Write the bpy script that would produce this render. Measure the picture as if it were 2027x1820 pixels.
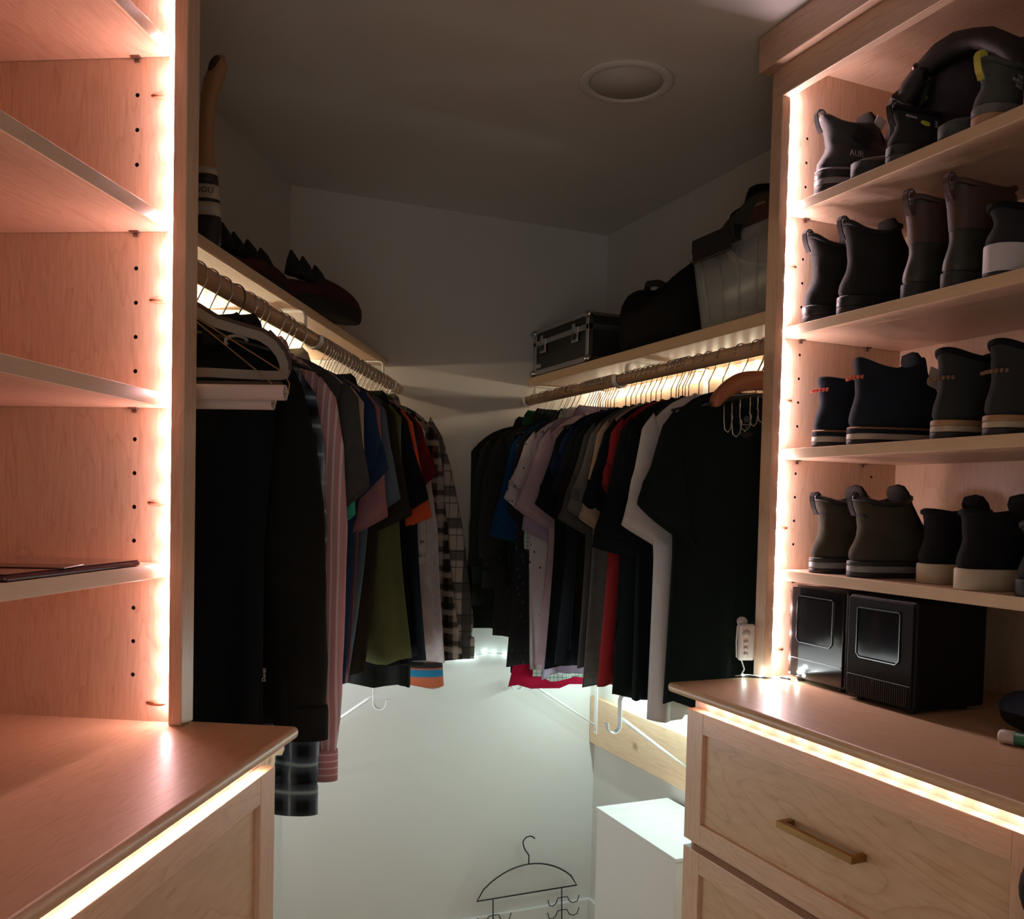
import bpy, bmesh, math, random
from mathutils import Vector, Matrix, Euler
random.seed(7)
pi = math.pi
sc = bpy.context.scene
for o in list(bpy.data.objects):
    bpy.data.objects.remove(o)
COL = sc.collection

# ---------------------------------------------------------------- camera
CAM_H = 1.506
cam = bpy.data.cameras.new('camera'); camo = bpy.data.objects.new('camera', cam); COL.objects.link(camo)
YAW, PITCH, ROLL = math.radians(23.867), math.radians(-2.118), math.radians(1.364)
fw = Vector((math.sin(YAW)*math.cos(PITCH), math.cos(YAW)*math.cos(PITCH), math.sin(PITCH)))
rt = Vector((math.cos(YAW), -math.sin(YAW), 0)); up = rt.cross(fw)
R2 = rt*math.cos(ROLL)+up*math.sin(ROLL); U2 = -rt*math.sin(ROLL)+up*math.cos(ROLL)
camo.matrix_world = Matrix(((R2.x, U2.x, -fw.x, 0), (R2.y, U2.y, -fw.y, 0), (R2.z, U2.z, -fw.z, CAM_H), (0, 0, 0, 1)))
cam.sensor_fit = 'HORIZONTAL'; cam.sensor_width = 36.0
cam.lens = 1816.69/2027*36
cam.shift_x = -(1039.5-1013.5)/2027; cam.shift_y = (1065.3-910)/2027
cam.clip_start = 0.02
sc.camera = camo

# ---------------------------------------------------------------- world, exposure
w = bpy.data.worlds.new('world'); sc.world = w; w.use_nodes = True
w.node_tree.nodes['Background'].inputs[0].default_value = (1.0, 0.97, 0.92, 1)
w.node_tree.nodes['Background'].inputs[1].default_value = 1.1
vs = sc.view_settings
vs.view_transform = 'Standard'; vs.look = 'None'; vs.gamma = 1.0; vs.use_curve_mapping = False
vs.exposure = 0.0
sc.cycles.max_bounces = 10; sc.cycles.diffuse_bounces = 6; sc.cycles.glossy_bounces = 3
sc.cycles.transmission_bounces = 6; sc.cycles.transparent_max_bounces = 8
sc.cycles.sample_clamp_indirect = 4.0; sc.cycles.caustics_reflective = False; sc.cycles.caustics_refractive = False
sc.cycles.use_denoising = True
# light per bead of each string, watts (colour is the string's own)
P_LEFT, P_RIGHT, P_LDESK, P_RDESK, P_LROD, P_RROD, P_BACK = 0.27, 0.33, 0.10, 0.10, 0.18, 0.10, 0.010

TH = math.radians(29.93)
LA = Vector((math.sin(TH), math.cos(TH), 0)); LN = Vector((math.cos(TH), -math.sin(TH), 0))
def L(n, s, z=0.0):
    """the long wall opposite stands at an angle: n = out of it, s = along it"""
    return LA*s+LN*n+Vector((0, 0, z))

# ---------------------------------------------------------------- objects
def thing(name, label, cat, loc=(0, 0, 0), rz=0.0, group=None, kind=None):
    o = bpy.data.objects.new(name, None); COL.objects.link(o)
    o.location = loc; o.rotation_euler = (0, 0, rz); o.empty_display_size = .02
    o['label'] = label; o['category'] = cat
    if group: o['group'] = group
    if kind: o['kind'] = kind
    return o
def thingL(name, label, cat, n, s, z, group=None, rz=0.0, **k):
    return thing(name, label, cat, L(n, s, z), -TH+rz, group, **k)

class MB:
    def __init__(self): self.v = []; self.f = []; self.s = []
    def add(self, vs, fs, smooth=False):
        b = len(self.v); self.v += [tuple(p) for p in vs]
        self.f += [tuple(i+b for i in f) for f in fs]; self.s += [smooth]*len(fs); return self
    def box(self, x0, x1, y0, y1, z0, z1):
        return self.add([(x0,y0,z0),(x1,y0,z0),(x1,y1,z0),(x0,y1,z0),(x0,y0,z1),(x1,y0,z1),(x1,y1,z1),(x0,y1,z1)],
                        [(0,3,2,1),(4,5,6,7),(0,1,5,4),(1,2,6,5),(2,3,7,6),(3,0,4,7)])
    def loft(self, rings, cap0=True, cap1=True, smooth=True, closed=True):
        n = len(rings[0]); vs = [p for r in rings for p in r]; fs = []
        for i in range(len(rings)-1):
            for j in range(n if closed else n-1):
                k = (j+1) % n
                fs.append((i*n+j, i*n+k, (i+1)*n+k, (i+1)*n+j))
        if cap0: fs.append(tuple(reversed(range(n))))
        if cap1: fs.append(tuple((len(rings)-1)*n+j for j in range(n)))
        return self.add(vs, fs, smooth)
    def tube(self, pts, r, seg=6, closed=False, cap=True):
        pts = [Vector(p) for p in pts]; n = len(pts); rings = []
        prev = None
        for i, p in enumerate(pts):
            a = pts[(i-1) % n] if (closed or i > 0) else p
            b = pts[(i+1) % n] if (closed or i < n-1) else p
            t = (b-a).normalized() if (b-a).length > 1e-9 else Vector((0, 0, 1))
            ref = prev if prev is not None else (Vector((0, 0, 1)) if abs(t.z) < .9 else Vector((1, 0, 0)))
            u = (ref-t*ref.dot(t))
            if u.length < 1e-6: u = t.orthogonal()
            u.normalize(); v = t.cross(u); prev = u
            rr = r[i] if isinstance(r, (list, tuple)) else r
            rings.append([p+u*(math.cos(2*pi*k/seg)*rr)+v*(math.sin(2*pi*k/seg)*rr) for k in range(seg)])
        if closed: rings.append(rings[0])
        return self.loft(rings, cap and not closed, cap and not closed)
    def bar(self, path, w, t):
        """flat strip: path in (x, z), wide in y"""
        rings = []
        n = len(path)
        for i, (x, z) in enumerate(path):
            a = Vector(path[max(i-1, 0)]); b = Vector(path[min(i+1, n-1)])
            d = (b-a).normalized(); nx, nz = -d.y*t/2, d.x*t/2
            rings.append([(x+nx, -w/2, z+nz), (x+nx, w/2, z+nz), (x-nx, w/2, z-nz), (x-nx, -w/2, z-nz)])
        return self.loft(rings, smooth=False)
    def lathe(self, prof, seg=24, axis='z'):
        rings = []
        for r, h in prof:
            ring = []
            for k in range(seg):
                c, s_ = math.cos(2*pi*k/seg)*r, math.sin(2*pi*k/seg)*r
                ring.append((c, s_, h) if axis == 'z' else ((c, h, s_) if axis == 'y' else (h, c, s_)))
            rings.append(ring)
        return self.loft(rings)
    def sphere(self, c, r, seg=10, rings=6, sc_=(1, 1, 1)):
        rr = []
        for i in range(1, rings):
            a = pi*i/rings
            rr.append([(c[0]+r*sc_[0]*math.sin(a)*math.cos(2*pi*k/seg), c[1]+r*sc_[1]*math.sin(a)*math.sin(2*pi*k/seg), c[2]-r*sc_[2]*math.cos(a)) for k in range(seg)])
        return self.loft(rr)
    def build(self, name, m, parent=None, bevel=0.0, seg=2, loc=None, rot=None, subsurf=0):
        me = bpy.data.meshes.new(name); me.from_pydata(self.v, [], self.f)
        me.polygons.foreach_set('use_smooth', self.s)
        if bevel or True:
            bm = bmesh.new(); bm.from_mesh(me)
            if bevel:
                es = [e for e in bm.edges if len(e.link_faces) == 2 and e.calc_face_angle(0) > .6]
                bmesh.ops.bevel(bm, geom=es, offset=bevel, segments=seg, affect='EDGES', profile=.5, clamp_overlap=True)
            bmesh.ops.recalc_face_normals(bm, faces=bm.faces)
            bm.to_mesh(me); bm.free()
        o = bpy.data.objects.new(name, me); COL.objects.link(o)
        if m: me.materials.append(m)
        if parent: o.parent = parent
        if loc: o.location = loc
        if rot: o.rotation_euler = rot
        if subsurf:
            md = o.modifiers.new('s', 'SUBSURF'); md.levels = subsurf; md.render_levels = subsurf
        return o

def realize(o):
    """apply o's modifiers"""
    dg = bpy.context.evaluated_depsgraph_get(); dg.update()
    me = bpy.data.meshes.new_from_object(o.evaluated_get(dg), depsgraph=dg)
    o.modifiers.clear(); o.data = me; return o

def tag(o, label=None, cat=None, group=None, kind=None):
    if label: o['label'] = label
    if cat: o['category'] = cat
    if group: o['group'] = group
    if kind: o['kind'] = kind
    return o

def text(name, s, size, m, parent, loc, rot, ext=.0004, align='CENTER', sx=1.0):
    c = bpy.data.curves.new(name, 'FONT'); c.body = s; c.size = size; c.align_x = align; c.align_y = 'CENTER'; c.extrude = ext; c.resolution_u = 3
    t = bpy.data.objects.new(name, c); COL.objects.link(t)
    dg = bpy.context.evaluated_depsgraph_get(); dg.update()
    me = bpy.data.meshes.new_from_object(t.evaluated_get(dg), depsgraph=dg)
    bpy.data.objects.remove(t); bpy.data.curves.remove(c)
    o = bpy.data.objects.new(name, me); COL.objects.link(o); me.materials.clear(); me.materials.append(m)
    o.parent = parent; o.location = loc; o.rotation_euler = rot; o.scale = (sx, 1, 1)
    return o

# ---------------------------------------------------------------- materials
MATS = {}
def nt(name):
    m = bpy.data.materials.new(name); m.use_nodes = True; t = m.node_tree
    return m, t, t.nodes['Principled BSDF']
def N(t, kind, **inp):
    n = t.nodes.new(kind)
    for k, v in inp.items():
        if k in n.inputs: n.inputs[k].default_value = v
        else: setattr(n, k, v)
    return n
def plain(name, col, rough=.5, metal=0.0, bump=0.0, bscale=200, var=0.0, vscale=8, spec=.5, coat=0.0, sheen=0.0):
    if name in MATS: return MATS[name]
    m, t, b = nt(name); lk = t.links.new
    b.inputs['Base Color'].default_value = (*col, 1); b.inputs['Roughness'].default_value = rough
    b.inputs['Metallic'].default_value = metal; b.inputs['Specular IOR Level'].default_value = spec
    if coat: b.inputs['Coat Weight'].default_value = coat; b.inputs['Coat Roughness'].default_value = .08
    if sheen: b.inputs['Sheen Weight'].default_value = sheen
    tc = N(t, 'ShaderNodeTexCoord')
    if var:
        no = N(t, 'ShaderNodeTexNoise', Scale=vscale, Detail=4.0); lk(tc.outputs['Object'], no.inputs['Vector'])
        mx = N(t, 'ShaderNodeMix', data_type='RGBA')
        mx.inputs[6].default_value = (*[c*(1-var) for c in col], 1); mx.inputs[7].default_value = (*[min(1, c*(1+var)) for c in col], 1)
        lk(no.outputs['Fac'], mx.inputs[0]); lk(mx.outputs[2], b.inputs['Base Color'])
    if bump:
        n2 = N(t, 'ShaderNodeTexNoise', Scale=bscale, Detail=3.0); lk(tc.outputs['Object'], n2.inputs['Vector'])
        bp = N(t, 'ShaderNodeBump', Strength=bump, Distance=.002); lk(n2.outputs['Fac'], bp.inputs['Height']); lk(bp.outputs['Normal'], b.inputs['Normal'])
    MATS[name] = m; return m
def cloth(name, col, var=.12, rough=.95):
    return plain(name, col, rough, 0, .25, 900, var, 60, spec=.12, sheen=.0)
def wood(name, base, dark, axis='z', rough=.38, stretch=9, fig=7.0, strength=.55, knots=False):
    if name in MATS: return MATS[name]
    m, t, b = nt(name); lk = t.links.new
    tc = N(t, 'ShaderNodeTexCoord'); mp = N(t, 'ShaderNodeMapping'); lk(tc.outputs['Object'], mp.inputs['Vector'])
    sv = [stretch, stretch, stretch]; sv['xyz'.index(axis)] = 1.0; mp.inputs['Scale'].default_value = sv
    n1 = N(t, 'ShaderNodeTexNoise', Scale=fig*.25, Detail=3.0, Distortion=.5); lk(mp.outputs[0], n1.inputs['Vector'])
    # cathedral figure: contour lines of a stretched noise
    w1 = N(t, 'ShaderNodeMath', operation='MULTIPLY'); lk(n1.outputs['Fac'], w1.inputs[0]); w1.inputs[1].default_value = 14.0
    w2 = N(t, 'ShaderNodeMath', operation='FRACT'); lk(w1.outputs[0], w2.inputs[0])
    w3 = N(t, 'ShaderNodeMath', operation='POWER'); lk(w2.outputs[0], w3.inputs[0]); w3.inputs[1].default_value = 7.0
    n2 = N(t, 'ShaderNodeTexNoise', Scale=fig*4, Detail=5.0); lk(mp.outputs[0], n2.inputs['Vector'])
    n3 = N(t, 'ShaderNodeTexNoise', Scale=3.0, Detail=2.0); lk(tc.outputs['Object'], n3.inputs['Vector'])
    a1 = N(t, 'ShaderNodeMath', operation='MULTIPLY_ADD'); lk(w3.outputs[0], a1.inputs[0]); a1.inputs[1].default_value = .42; lk(n2.outputs['Fac'], a1.inputs[2])
    a2 = N(t, 'ShaderNodeMath', operation='MULTIPLY_ADD'); lk(n3.outputs['Fac'], a2.inputs[0]); a2.inputs[1].default_value = .35; lk(a1.outputs[0], a2.inputs[2])
    mr = N(t, 'ShaderNodeMapRange'); lk(a2.outputs[0], mr.inputs[0]); mr.inputs[1].default_value = .45; mr.inputs[2].default_value = 1.15; mr.inputs[4].default_value = strength
    mx = N(t, 'ShaderNodeMix', data_type='RGBA'); lk(mr.outputs[0], mx.inputs[0])
    mx.inputs[6].default_value = (*base, 1); mx.inputs[7].default_value = (*dark, 1)
    out = mx.outputs[2]
    if knots:
        mk = N(t, 'ShaderNodeMapping'); mk.inputs['Location'].default_value = (0, -2.519*42, .0197*55); mk.inputs['Scale'].default_value = (0, 42, 55)
        lk(tc.outputs['Object'], mk.inputs['Vector'])
        ln = N(t, 'ShaderNodeVectorMath', operation='LENGTH'); lk(mk.outputs[0], ln.inputs[0])
        kr = N(t, 'ShaderNodeMapRange'); lk(ln.outputs['Value'], kr.inputs[0]); kr.inputs[1].default_value = .25; kr.inputs[2].default_value = 1.0; kr.inputs[3].default_value = .85; kr.inputs[4].default_value = 0
        m2 = N(t, 'ShaderNodeMix', data_type='RGBA'); lk(kr.outputs[0], m2.inputs[0]); lk(out, m2.inputs[6]); m2.inputs[7].default_value = (.38, .17, .07, 1)
        out = m2.outputs[2]
    lk(out, b.inputs['Base Color']); b.inputs['Roughness'].default_value = rough
    bp = N(t, 'ShaderNodeBump', Strength=.06, Distance=.002); lk(n2.outputs['Fac'], bp.inputs['Height']); lk(bp.outputs['Normal'], b.inputs['Normal'])
    MATS[name] = m; return m
def emit(name, col, strength):
    m, t, b = nt(name); b.inputs['Base Color'].default_value = (.9, .9, .9, 1)
    b.inputs['Emission Color'].default_value = (*col, 1); b.inputs['Emission Strength'].default_value = strength
    m.cycles.emission_sampling = 'NONE'
    return m
def bands(t, src, spec, soft=False):
    """spec: list of (period, start, end) in metres along the given coordinate -> 0/1 mask (max of all)"""
    out = None
    for per, a, e, wgt in spec:
        d = N(t, 'ShaderNodeMath', operation='DIVIDE'); t.links.new(src, d.inputs[0]); d.inputs[1].default_value = per
        fr = N(t, 'ShaderNodeMath', operation='FRACT'); t.links.new(d.outputs[0], fr.inputs[0])
        # soft edged band centred between a and e
        sb = N(t, 'ShaderNodeMath', operation='SUBTRACT'); t.links.new(fr.outputs[0], sb.inputs[0]); sb.inputs[1].default_value = (a+e)/2
        ab = N(t, 'ShaderNodeMath', operation='ABSOLUTE'); t.links.new(sb.outputs[0], ab.inputs[0])
        mr = N(t, 'ShaderNodeMapRange'); t.links.new(ab.outputs[0], mr.inputs[0])
        h = (e-a)/2; mr.inputs[1].default_value = h*(.0 if soft else .8); mr.inputs[2].default_value = h*(1.3 if soft else 1.2); mr.inputs[3].default_value = wgt; mr.inputs[4].default_value = 0
        if out is None: out = mr.outputs[0]
        else:
            mx = N(t, 'ShaderNodeMath', operation='MAXIMUM'); t.links.new(out, mx.inputs[0]); t.links.new(mr.outputs[0], mx.inputs[1]); out = mx.outputs[0]
    return out
def plaid(name, base, vx, vz, soft=False, rough=.95):
    """vx, vz: lists of (colour, [(period, a, e, weight)...]) laid over base across and down the cloth"""
    if name in MATS: return MATS[name]
    m, t, b = nt(name); lk = t.links.new
    tc = N(t, 'ShaderNodeTexCoord'); sp = N(t, 'ShaderNodeSeparateXYZ'); lk(tc.outputs['Object'], sp.inputs[0])
    cur = None
    for ax, lst in ((0, vx), (2, vz)):
        for col, spec in lst:
            mk = bands(t, sp.outputs[ax], spec, soft)
            mx = N(t, 'ShaderNodeMix', data_type='RGBA')
            if cur is None: mx.inputs[6].default_value = (*base, 1)
            else: lk(cur, mx.inputs[6])
            mx.inputs[7].default_value = (*col, 1); lk(mk, mx.inputs[0]); cur = mx.outputs[2]
    lk(cur, b.inputs['Base Color']); b.inputs['Roughness'].default_value = rough; b.inputs['Specular IOR Level'].default_value = .12
    MATS[name] = m; return m

WALL = plain('wall_paint', (.70, .69, .66), .85, bump=.12, bscale=120, var=.02, spec=.2)
CEIL = plain('ceiling_paint', (.70, .68, .65), .9, bump=.15, bscale=140, var=.02, spec=.2)
WHITE = plain('white_paint', (.78, .78, .76), .5, var=.02)
MB_, MD_ = (.66, .475, .335), (.40, .215, .12)
MAPLE_Z = wood('maple_upright', MB_, MD_, 'z')
MAPLE_Y = wood('maple_lengthwise', MB_, MD_, 'y')
MAPLE_TOP = wood('maple_worktop', (.62, .43, .27), (.44, .25, .13), 'y', rough=.38, strength=.7)
MAPLE_EDGE = wood('maple_edge', (.62, .45, .29), (.50, .32, .18), 'y', strength=.4)
MAPLE_FIG = wood('maple_figured', (.62, .445, .285), (.42, .25, .13), 'y', stretch=5, fig=5, strength=.8)
PLUG = plain('wood_plug', (.50, .24, .14), .5, var=.15)
PINE = wood('knotty_pine', (.82, .60, .40), (.66, .38, .22), 'y', stretch=14, fig=4, strength=.8, knots=True)
ROD = wood('rod_wood', (.50, .32, .19), (.36, .20, .10), 'y', rough=.42, strength=.5)
PINM = plain('shelf_pin_bronze', (.20, .13, .10), .4, .8)
HOLE = plain('hole_shadow', (.05, .02, .015), .9)
CHROME = plain('chrome', (.50, .49, .48), .25, 1.0)
STEEL = plain('brushed_aluminium', (.55, .55, .54), .35, 1.0, var=.05)
BRASS = plain('aged_brass', (.34, .20, .075), .35, 1.0)
WHITE_METAL = plain('white_enamel', (.80, .81, .80), .35)
BLACK = plain('black_fabric', (.008, .008, .009), .9, bump=.3, bscale=700, spec=.15)
BLACK_PL = plain('black_plastic', (.012, .012, .013), .4)
BLACK_GL = plain('black_gloss', (.008, .008, .009), .08, coat=.5)
BLACK_WIRE = plain('black_wire', (.012, .012, .012), .45)

# ---------------------------------------------------------------- room
YB, XR, NW, HC = 2.831, 1.538, -1.008, 2.44
cA = Vector((.462, YB))                               # corner of back and angled wall
cB = L(NW, -1.5); cB = Vector((cB.x, cB.y))
YF = cB.y
poly = [(XR, YB), (cA.x, cA.y), (cB.x, cB.y), (XR, YF)]
def flat(name, z0, z1, m):
    o = MB().loft([[(x, y, z0) for x, y in poly], [(x, y, z1) for x, y in poly]], smooth=False).build(name, m)
    return tag(o, kind='structure')
flat('floor', -.06, 0, wood('floor_oak', (.45, .33, .22), (.28, .18, .1), 'y', strength=.6))
flat('ceiling', HC, HC+.05, CEIL)
def wall(name, a, b, out, m=WALL, z0=0, z1=HC):
    a, b, out = Vector(a), Vector(b), Vector(out).normalized()*.08
    o = MB().loft([[(a.x, a.y, z0), (b.x, b.y, z0), (b.x+out.x, b.y+out.y, z0), (a.x+out.x, a.y+out.y, z0)],
                   [(a.x, a.y, z1), (b.x, b.y, z1), (b.x+out.x, b.y+out.y, z1), (a.x+out.x, a.y+out.y, z1)]], smooth=False).build(name, m)
    return tag(o, kind='structure')
wall('wall_back', (cA.x-.2, YB), (XR+.08, YB), (0, 1))
wall('wall_right', (XR, YB+.08), (XR, YF), (1, 0))
wall('wall_left', (cA.x+LA.x*.1, cA.y+LA.y*.1), (cB.x, cB.y), (-LN.x, -LN.y))
wall('wall_front', (cB.x-.1, YF), (-1.0, YF), (0, -1)); wall('wall_front', (.0, YF), (XR+.08, YF), (0, -1))
wall('wall_front', (-1.0, YF), (.0, YF), (0, -1), z0=2.05)
bb = MB().box(cA.x, XR-.0005, YB-.014, YB, 0, .118); tag(bb.build('baseboard_back', WHITE, bevel=.003), kind='structure')
bb = MB().box(XR-.014, XR-.0002, 1.50, YB-.015, 0, .118); tag(bb.build('baseboard_right', WHITE, bevel=.003), kind='structure')

# ceiling speaker
sp = thing('ceiling_speaker', 'round white flush speaker grille set in the ceiling', 'speaker', (1.013, 1.799, HC))
MB().lathe([(.104, 0), (.104, -.004), (.098, -.007), (.084, -.007), (.080, -.003), (.080, 0)], 48).build('rim', CEIL, sp)
MB().lathe([(.0795, -.0005), (.079, -.004), (.001, -.0045)], 48).build('grille', plain('grille_white', (.66, .64, .6), .8, bump=.5, bscale=900), sp)

# ---------------------------------------------------------------- built-in cabinets
def panel_with_holes(name, m, parent, x0, x1, y0, y1, z0, z1, holes, r=.0028):
    """upright side panel lying in x-z, its room-facing side at y0, drilled at holes [(x, z)]"""
    o = MB().box(x0, x1, y0, y1, z0, z1).build(name, m, None)
    c = MB()
    for x, z in holes:
        c.loft([[(x+math.cos(a*pi/6)*r, y0-.002, z+math.sin(a*pi/6)*r) for a in range(12)],
                [(x+math.cos(a*pi/6)*r, y0+.009, z+math.sin(a*pi/6)*r) for a in range(12)]], smooth=False)
    co = c.build('cutter', HOLE)
    md = o.modifiers.new('b', 'BOOLEAN'); md.object = co; md.operation = 'DIFFERENCE'; md.solver = 'EXACT'
    md.material_mode = 'TRANSFER'
    realize(o); bpy.data.objects.remove(co); o.parent = parent; return o

def pull(parent, p, length, axis_y=True):
    """square bar handle standing off a drawer front whose face looks along -x"""
    x, y, z = p; h = length/2; t = .0055
    b = MB().box(x-.030, x-.019, y-h, y+h, z-t, z+t)
    b.box(x-.020, x, y-h, y-h+.011, z-t, z+t).box(x-.020, x, y+h-.011, y+h, z-t, z+t)
    o = b.build('handle', BRASS, parent, bevel=.0012); o['label'] = 'square brass bar handle'; return o

def drawer(parent, x, y0, y1, z0, z1, sgn=-1, handle=True):
    """shaker drawer front; face plane at x looking along -x, between y0..y1, z0..z1"""
    fw_, t = .052, .021; rail = .040
    d = MB().box(x+.008, x+.014, y0+.006, y1-.006, z0+.006, z1-.006).build('drawer', MAPLE_FIG, parent)
    for a, b_ in ((y0, y0+fw_), (y1-fw_, y1)): MB().box(x, x+t, a, b_, z0, z1).build('stile', MAPLE_Z, d, bevel=.0012)
    for a, b_ in ((z0, z0+rail), (z1-rail, z1)): MB().box(x, x+t, y0+fw_, y1-fw_, a, b_).build('rail', MAPLE_Y, d, bevel=.0012)
    if handle: pull(d, (x+.008, (y0+y1)/2, (z0+z1)/2), .170)
    return d

def counter(root, x0, xw, y0, y1, zt, mat):
    """worktop with a bull-nosed front (x0) and end (y1)"""
    b = MB().box(x0, xw, y0, y1, zt-.018, zt)
    o = b.build('worktop_slab', mat, root, bevel=.0075, seg=4)
    o.data.polygons.foreach_set('use_smooth', [True]*len(o.data.polygons))
    md = o.modifiers.new('w', 'WEIGHTED_NORMAL'); md.keep_sharp = False
    return o

def hutch(root, face, wallx, yend, ynear, zb, zt, shelves, shelf_x, shelf_t, holes, plugs, crown_x):
    """open shelf unit: face plane x=face, far end y=yend, everything in the unit's own frame (x towards wall)"""
    sw, st = .032, .020                                   # stile
    pin = yend-.019                                       # inner face of far side panel
    panel_with_holes('side_panel', MAPLE_Z, root, face+st, wallx-.002, pin, yend, zb, zt, holes)
    MB().box(face+st, wallx-.002, ynear, ynear+.019, zb, zt).build('side_panel', MAPLE_Z, root)
    MB().box(wallx-.026, wallx-.002, ynear+.019, pin, zb, zt).build('back_panel', MAPLE_BACK, root)
    MB().box(face+st, wallx-.026, ynear+.019, pin, zt-.062, zt-.043).build('top_panel', MAPLE_Y, root)
    MB().box(face, face+st, yend-sw, yend, zb, zt-.13).build('stile', MAPLE_Z, root, bevel=.0015)
    MB().box(face, face+st, ynear, ynear+sw, zb, zt-.13).build('stile', MAPLE_Z, root, bevel=.0015)
    MB().box(face, face+st, ynear, yend, zt-.13, zt).build('top_rail', MAPLE_Y, root, bevel=.0015)
    b = MB().box(crown_x, face, ynear, yend+.020, zt-.072, zt-.001).box(face, wallx-.002, yend, yend+.020, zt-.072, zt-.001)
    b.build('crown', MAPLE_Y, root, bevel=.002)
    for z in shelves:
        s = MB().box(shelf_x+.006, wallx-.027, ynear+.020, pin-.0012, z-shelf_t, z).build('shelf', MAPLE_Y, root)
        MB().box(shelf_x, shelf_x+.006, ynear+.020, pin-.0012, z-shelf_t, z).build('edging', MAPLE_EDGE, s, bevel=.0008)
        for px in (holes[0][0], wallx-.12):
            c = MB().box(px-.007, px+.007, pin-.009, pin-.0015, z-shelf_t-.0023, z-shelf_t-.0003).box(px-.004, px+.004, pin-.003, pin-.001, z-shelf_t-.008, z-shelf_t)
            c.build('shelf_pin', PINM, s, bevel=.0005)
    for z in plugs:
        r = MB().lathe([(.0001, -.0004), (1, -.0004), (1, .002)], 20, 'y').build('plug', PLUG, root)
        r.scale = (.016, 1, .0045); r.location = (face+.042, pin, z)
MAPLE_BACK = wood('maple_back', (.64, .46, .31), (.46, .28, .16), 'z', stretch=6, strength=.6)

ZC = 1.171
# --- unit with the shoes, straight wall
zs = [2.107, 1.868, 1.627, 1.387]
holesR = [(1.245, z) for z in [1.20+.032*0+.0475*k for k in range(23)] if all(abs(z-(s-.011)) > .016 for s in zs) and z < 2.30]
holesR += [(1.445, z) for x, z in list(holesR)]
sr = thing('shoe_cabinet', 'pale maple open shelf unit holding rows of dark shoes and boots', 'cabinet', (0, 0, 0))
hutch(sr, 1.171, XR, 1.494, -.30, ZC, HC, zs, 1.203, .020, holesR, [1.225, 1.47, 1.725, 1.99], 1.150)
dr = thing('dresser', 'maple chest of drawers under the shoe shelves, brass bar handles', 'dresser', (0, 0, 0))
bd = MB().box(1.026, XR-.001, -.30, 1.482, .10, ZC-.0185).box(1.08, XR-.001, -.28, 1.46, 0, .10); bd.build('carcass', MAPLE_Z, dr)
for y1 in (1.475, .699):
    for z0, z1 in ((.870, 1.121), (.600, .855), (.330, .585), (.105, .315)):
        drawer(dr, 1.003, y1-.756, y1, z0, z1)
ct = thing('worktop', 'rounded maple worktop with two black boxes standing on it', 'worktop', (0, 0, 0))
counter(ct, .964, XR-.001, -.30, 1.490, ZC, MAPLE_TOP)
# --- empty unit, angled wall (own frame: x = -n direction so that x grows towards the wall, mirrored)
# frame: local x' = -n, local y' = s  -> a reflected frame, so build with explicit n coordinates instead
def hutch_left():
    root = thingL('open_bookcase', 'pale maple shelf unit nearly empty, lit along its edge', 'cabinet', 0, 0, 0)
    face, wn, yend, ynear = -.631, NW, 1.302, .15
    sw, st = .038, .020; pin = yend-.019
    zl = [2.158, 1.909, 1.654, 1.407]
    hs = [(-.716, z) for z in [1.2395+.0497*k for k in range(22)] if all(abs(z-(s-.011)) > .020 for s in zl) and z < 2.3]
    panel_with_holes('side_panel', MAPLE_Z, root, wn+.002, face-st, pin, yend, ZC, HC, hs, r=.0032)
    MB().box(wn+.002, face-st, ynear, ynear+.019, ZC, HC).build('side_panel', MAPLE_Z, root)
    MB().box(wn+.002, wn+.026, ynear+.019, pin, ZC, HC).build('back_panel', MAPLE_BACK, root)
    MB().box(wn+.026, face-st, ynear+.019, pin, HC-.062, HC-.043).build('top_panel', MAPLE_Y, root)
    MB().box(face-st, face, yend-sw, yend, ZC, HC-.13).build('stile', MAPLE_Z, root, bevel=.0015)
    MB().box(face-st, face, ynear, ynear+sw, ZC, HC-.13).build('stile', MAPLE_Z, root, bevel=.0015)
    MB().box(face-st, face, ynear, yend, HC-.13, HC).build('top_rail', MAPLE_Y, root, bevel=.0015)
    MB().box(face, face+.021, ynear, yend+.002, HC-.072, HC-.001).build('crown', MAPLE_Y, root, bevel=.002)
    for z in zl:
        s = MB().box(wn+.027, -.671, ynear+.020, pin-.0012, z-.0205, z).build('shelf', MAPLE_Y, root)
        MB().box(-.671, -.665, ynear+.020, pin-.0012, z-.0205, z).build('edging', MAPLE_EDGE, s, bevel=.0008)
        for px in (-.716, wn+.06):
            c = MB().box(px-.007, px+.007, pin-.009, pin-.0015, z-.0228, z-.0208).box(px-.004, px+.004, pin-.003, pin-.001, z-.028, z-.0205)
            c.build('shelf_pin', PINM, s, bevel=.0005)
    for z in (1.199, 1.495, 1.790, 2.083):
        r = MB().lathe([(.0001, -.0004), (1, -.0004), (1, .002)], 20, 'y').build('plug', PLUG, root)
        r.scale = (.016, 1, .0045); r.location = (-.6790, pin, z)
    return root
hutch_left()
dl = thingL('dresser', 'maple drawer base below the empty shelf unit, white strip glowing under its top', 'dresser', 0, 0, 0)
MB().box(NW+.001, -.512, .15, 1.290, .10, ZC-.0185).box(NW+.001, -.56, .17, 1.27, 0, .10).build('carcass', MAPLE_Z, dl)
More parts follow.
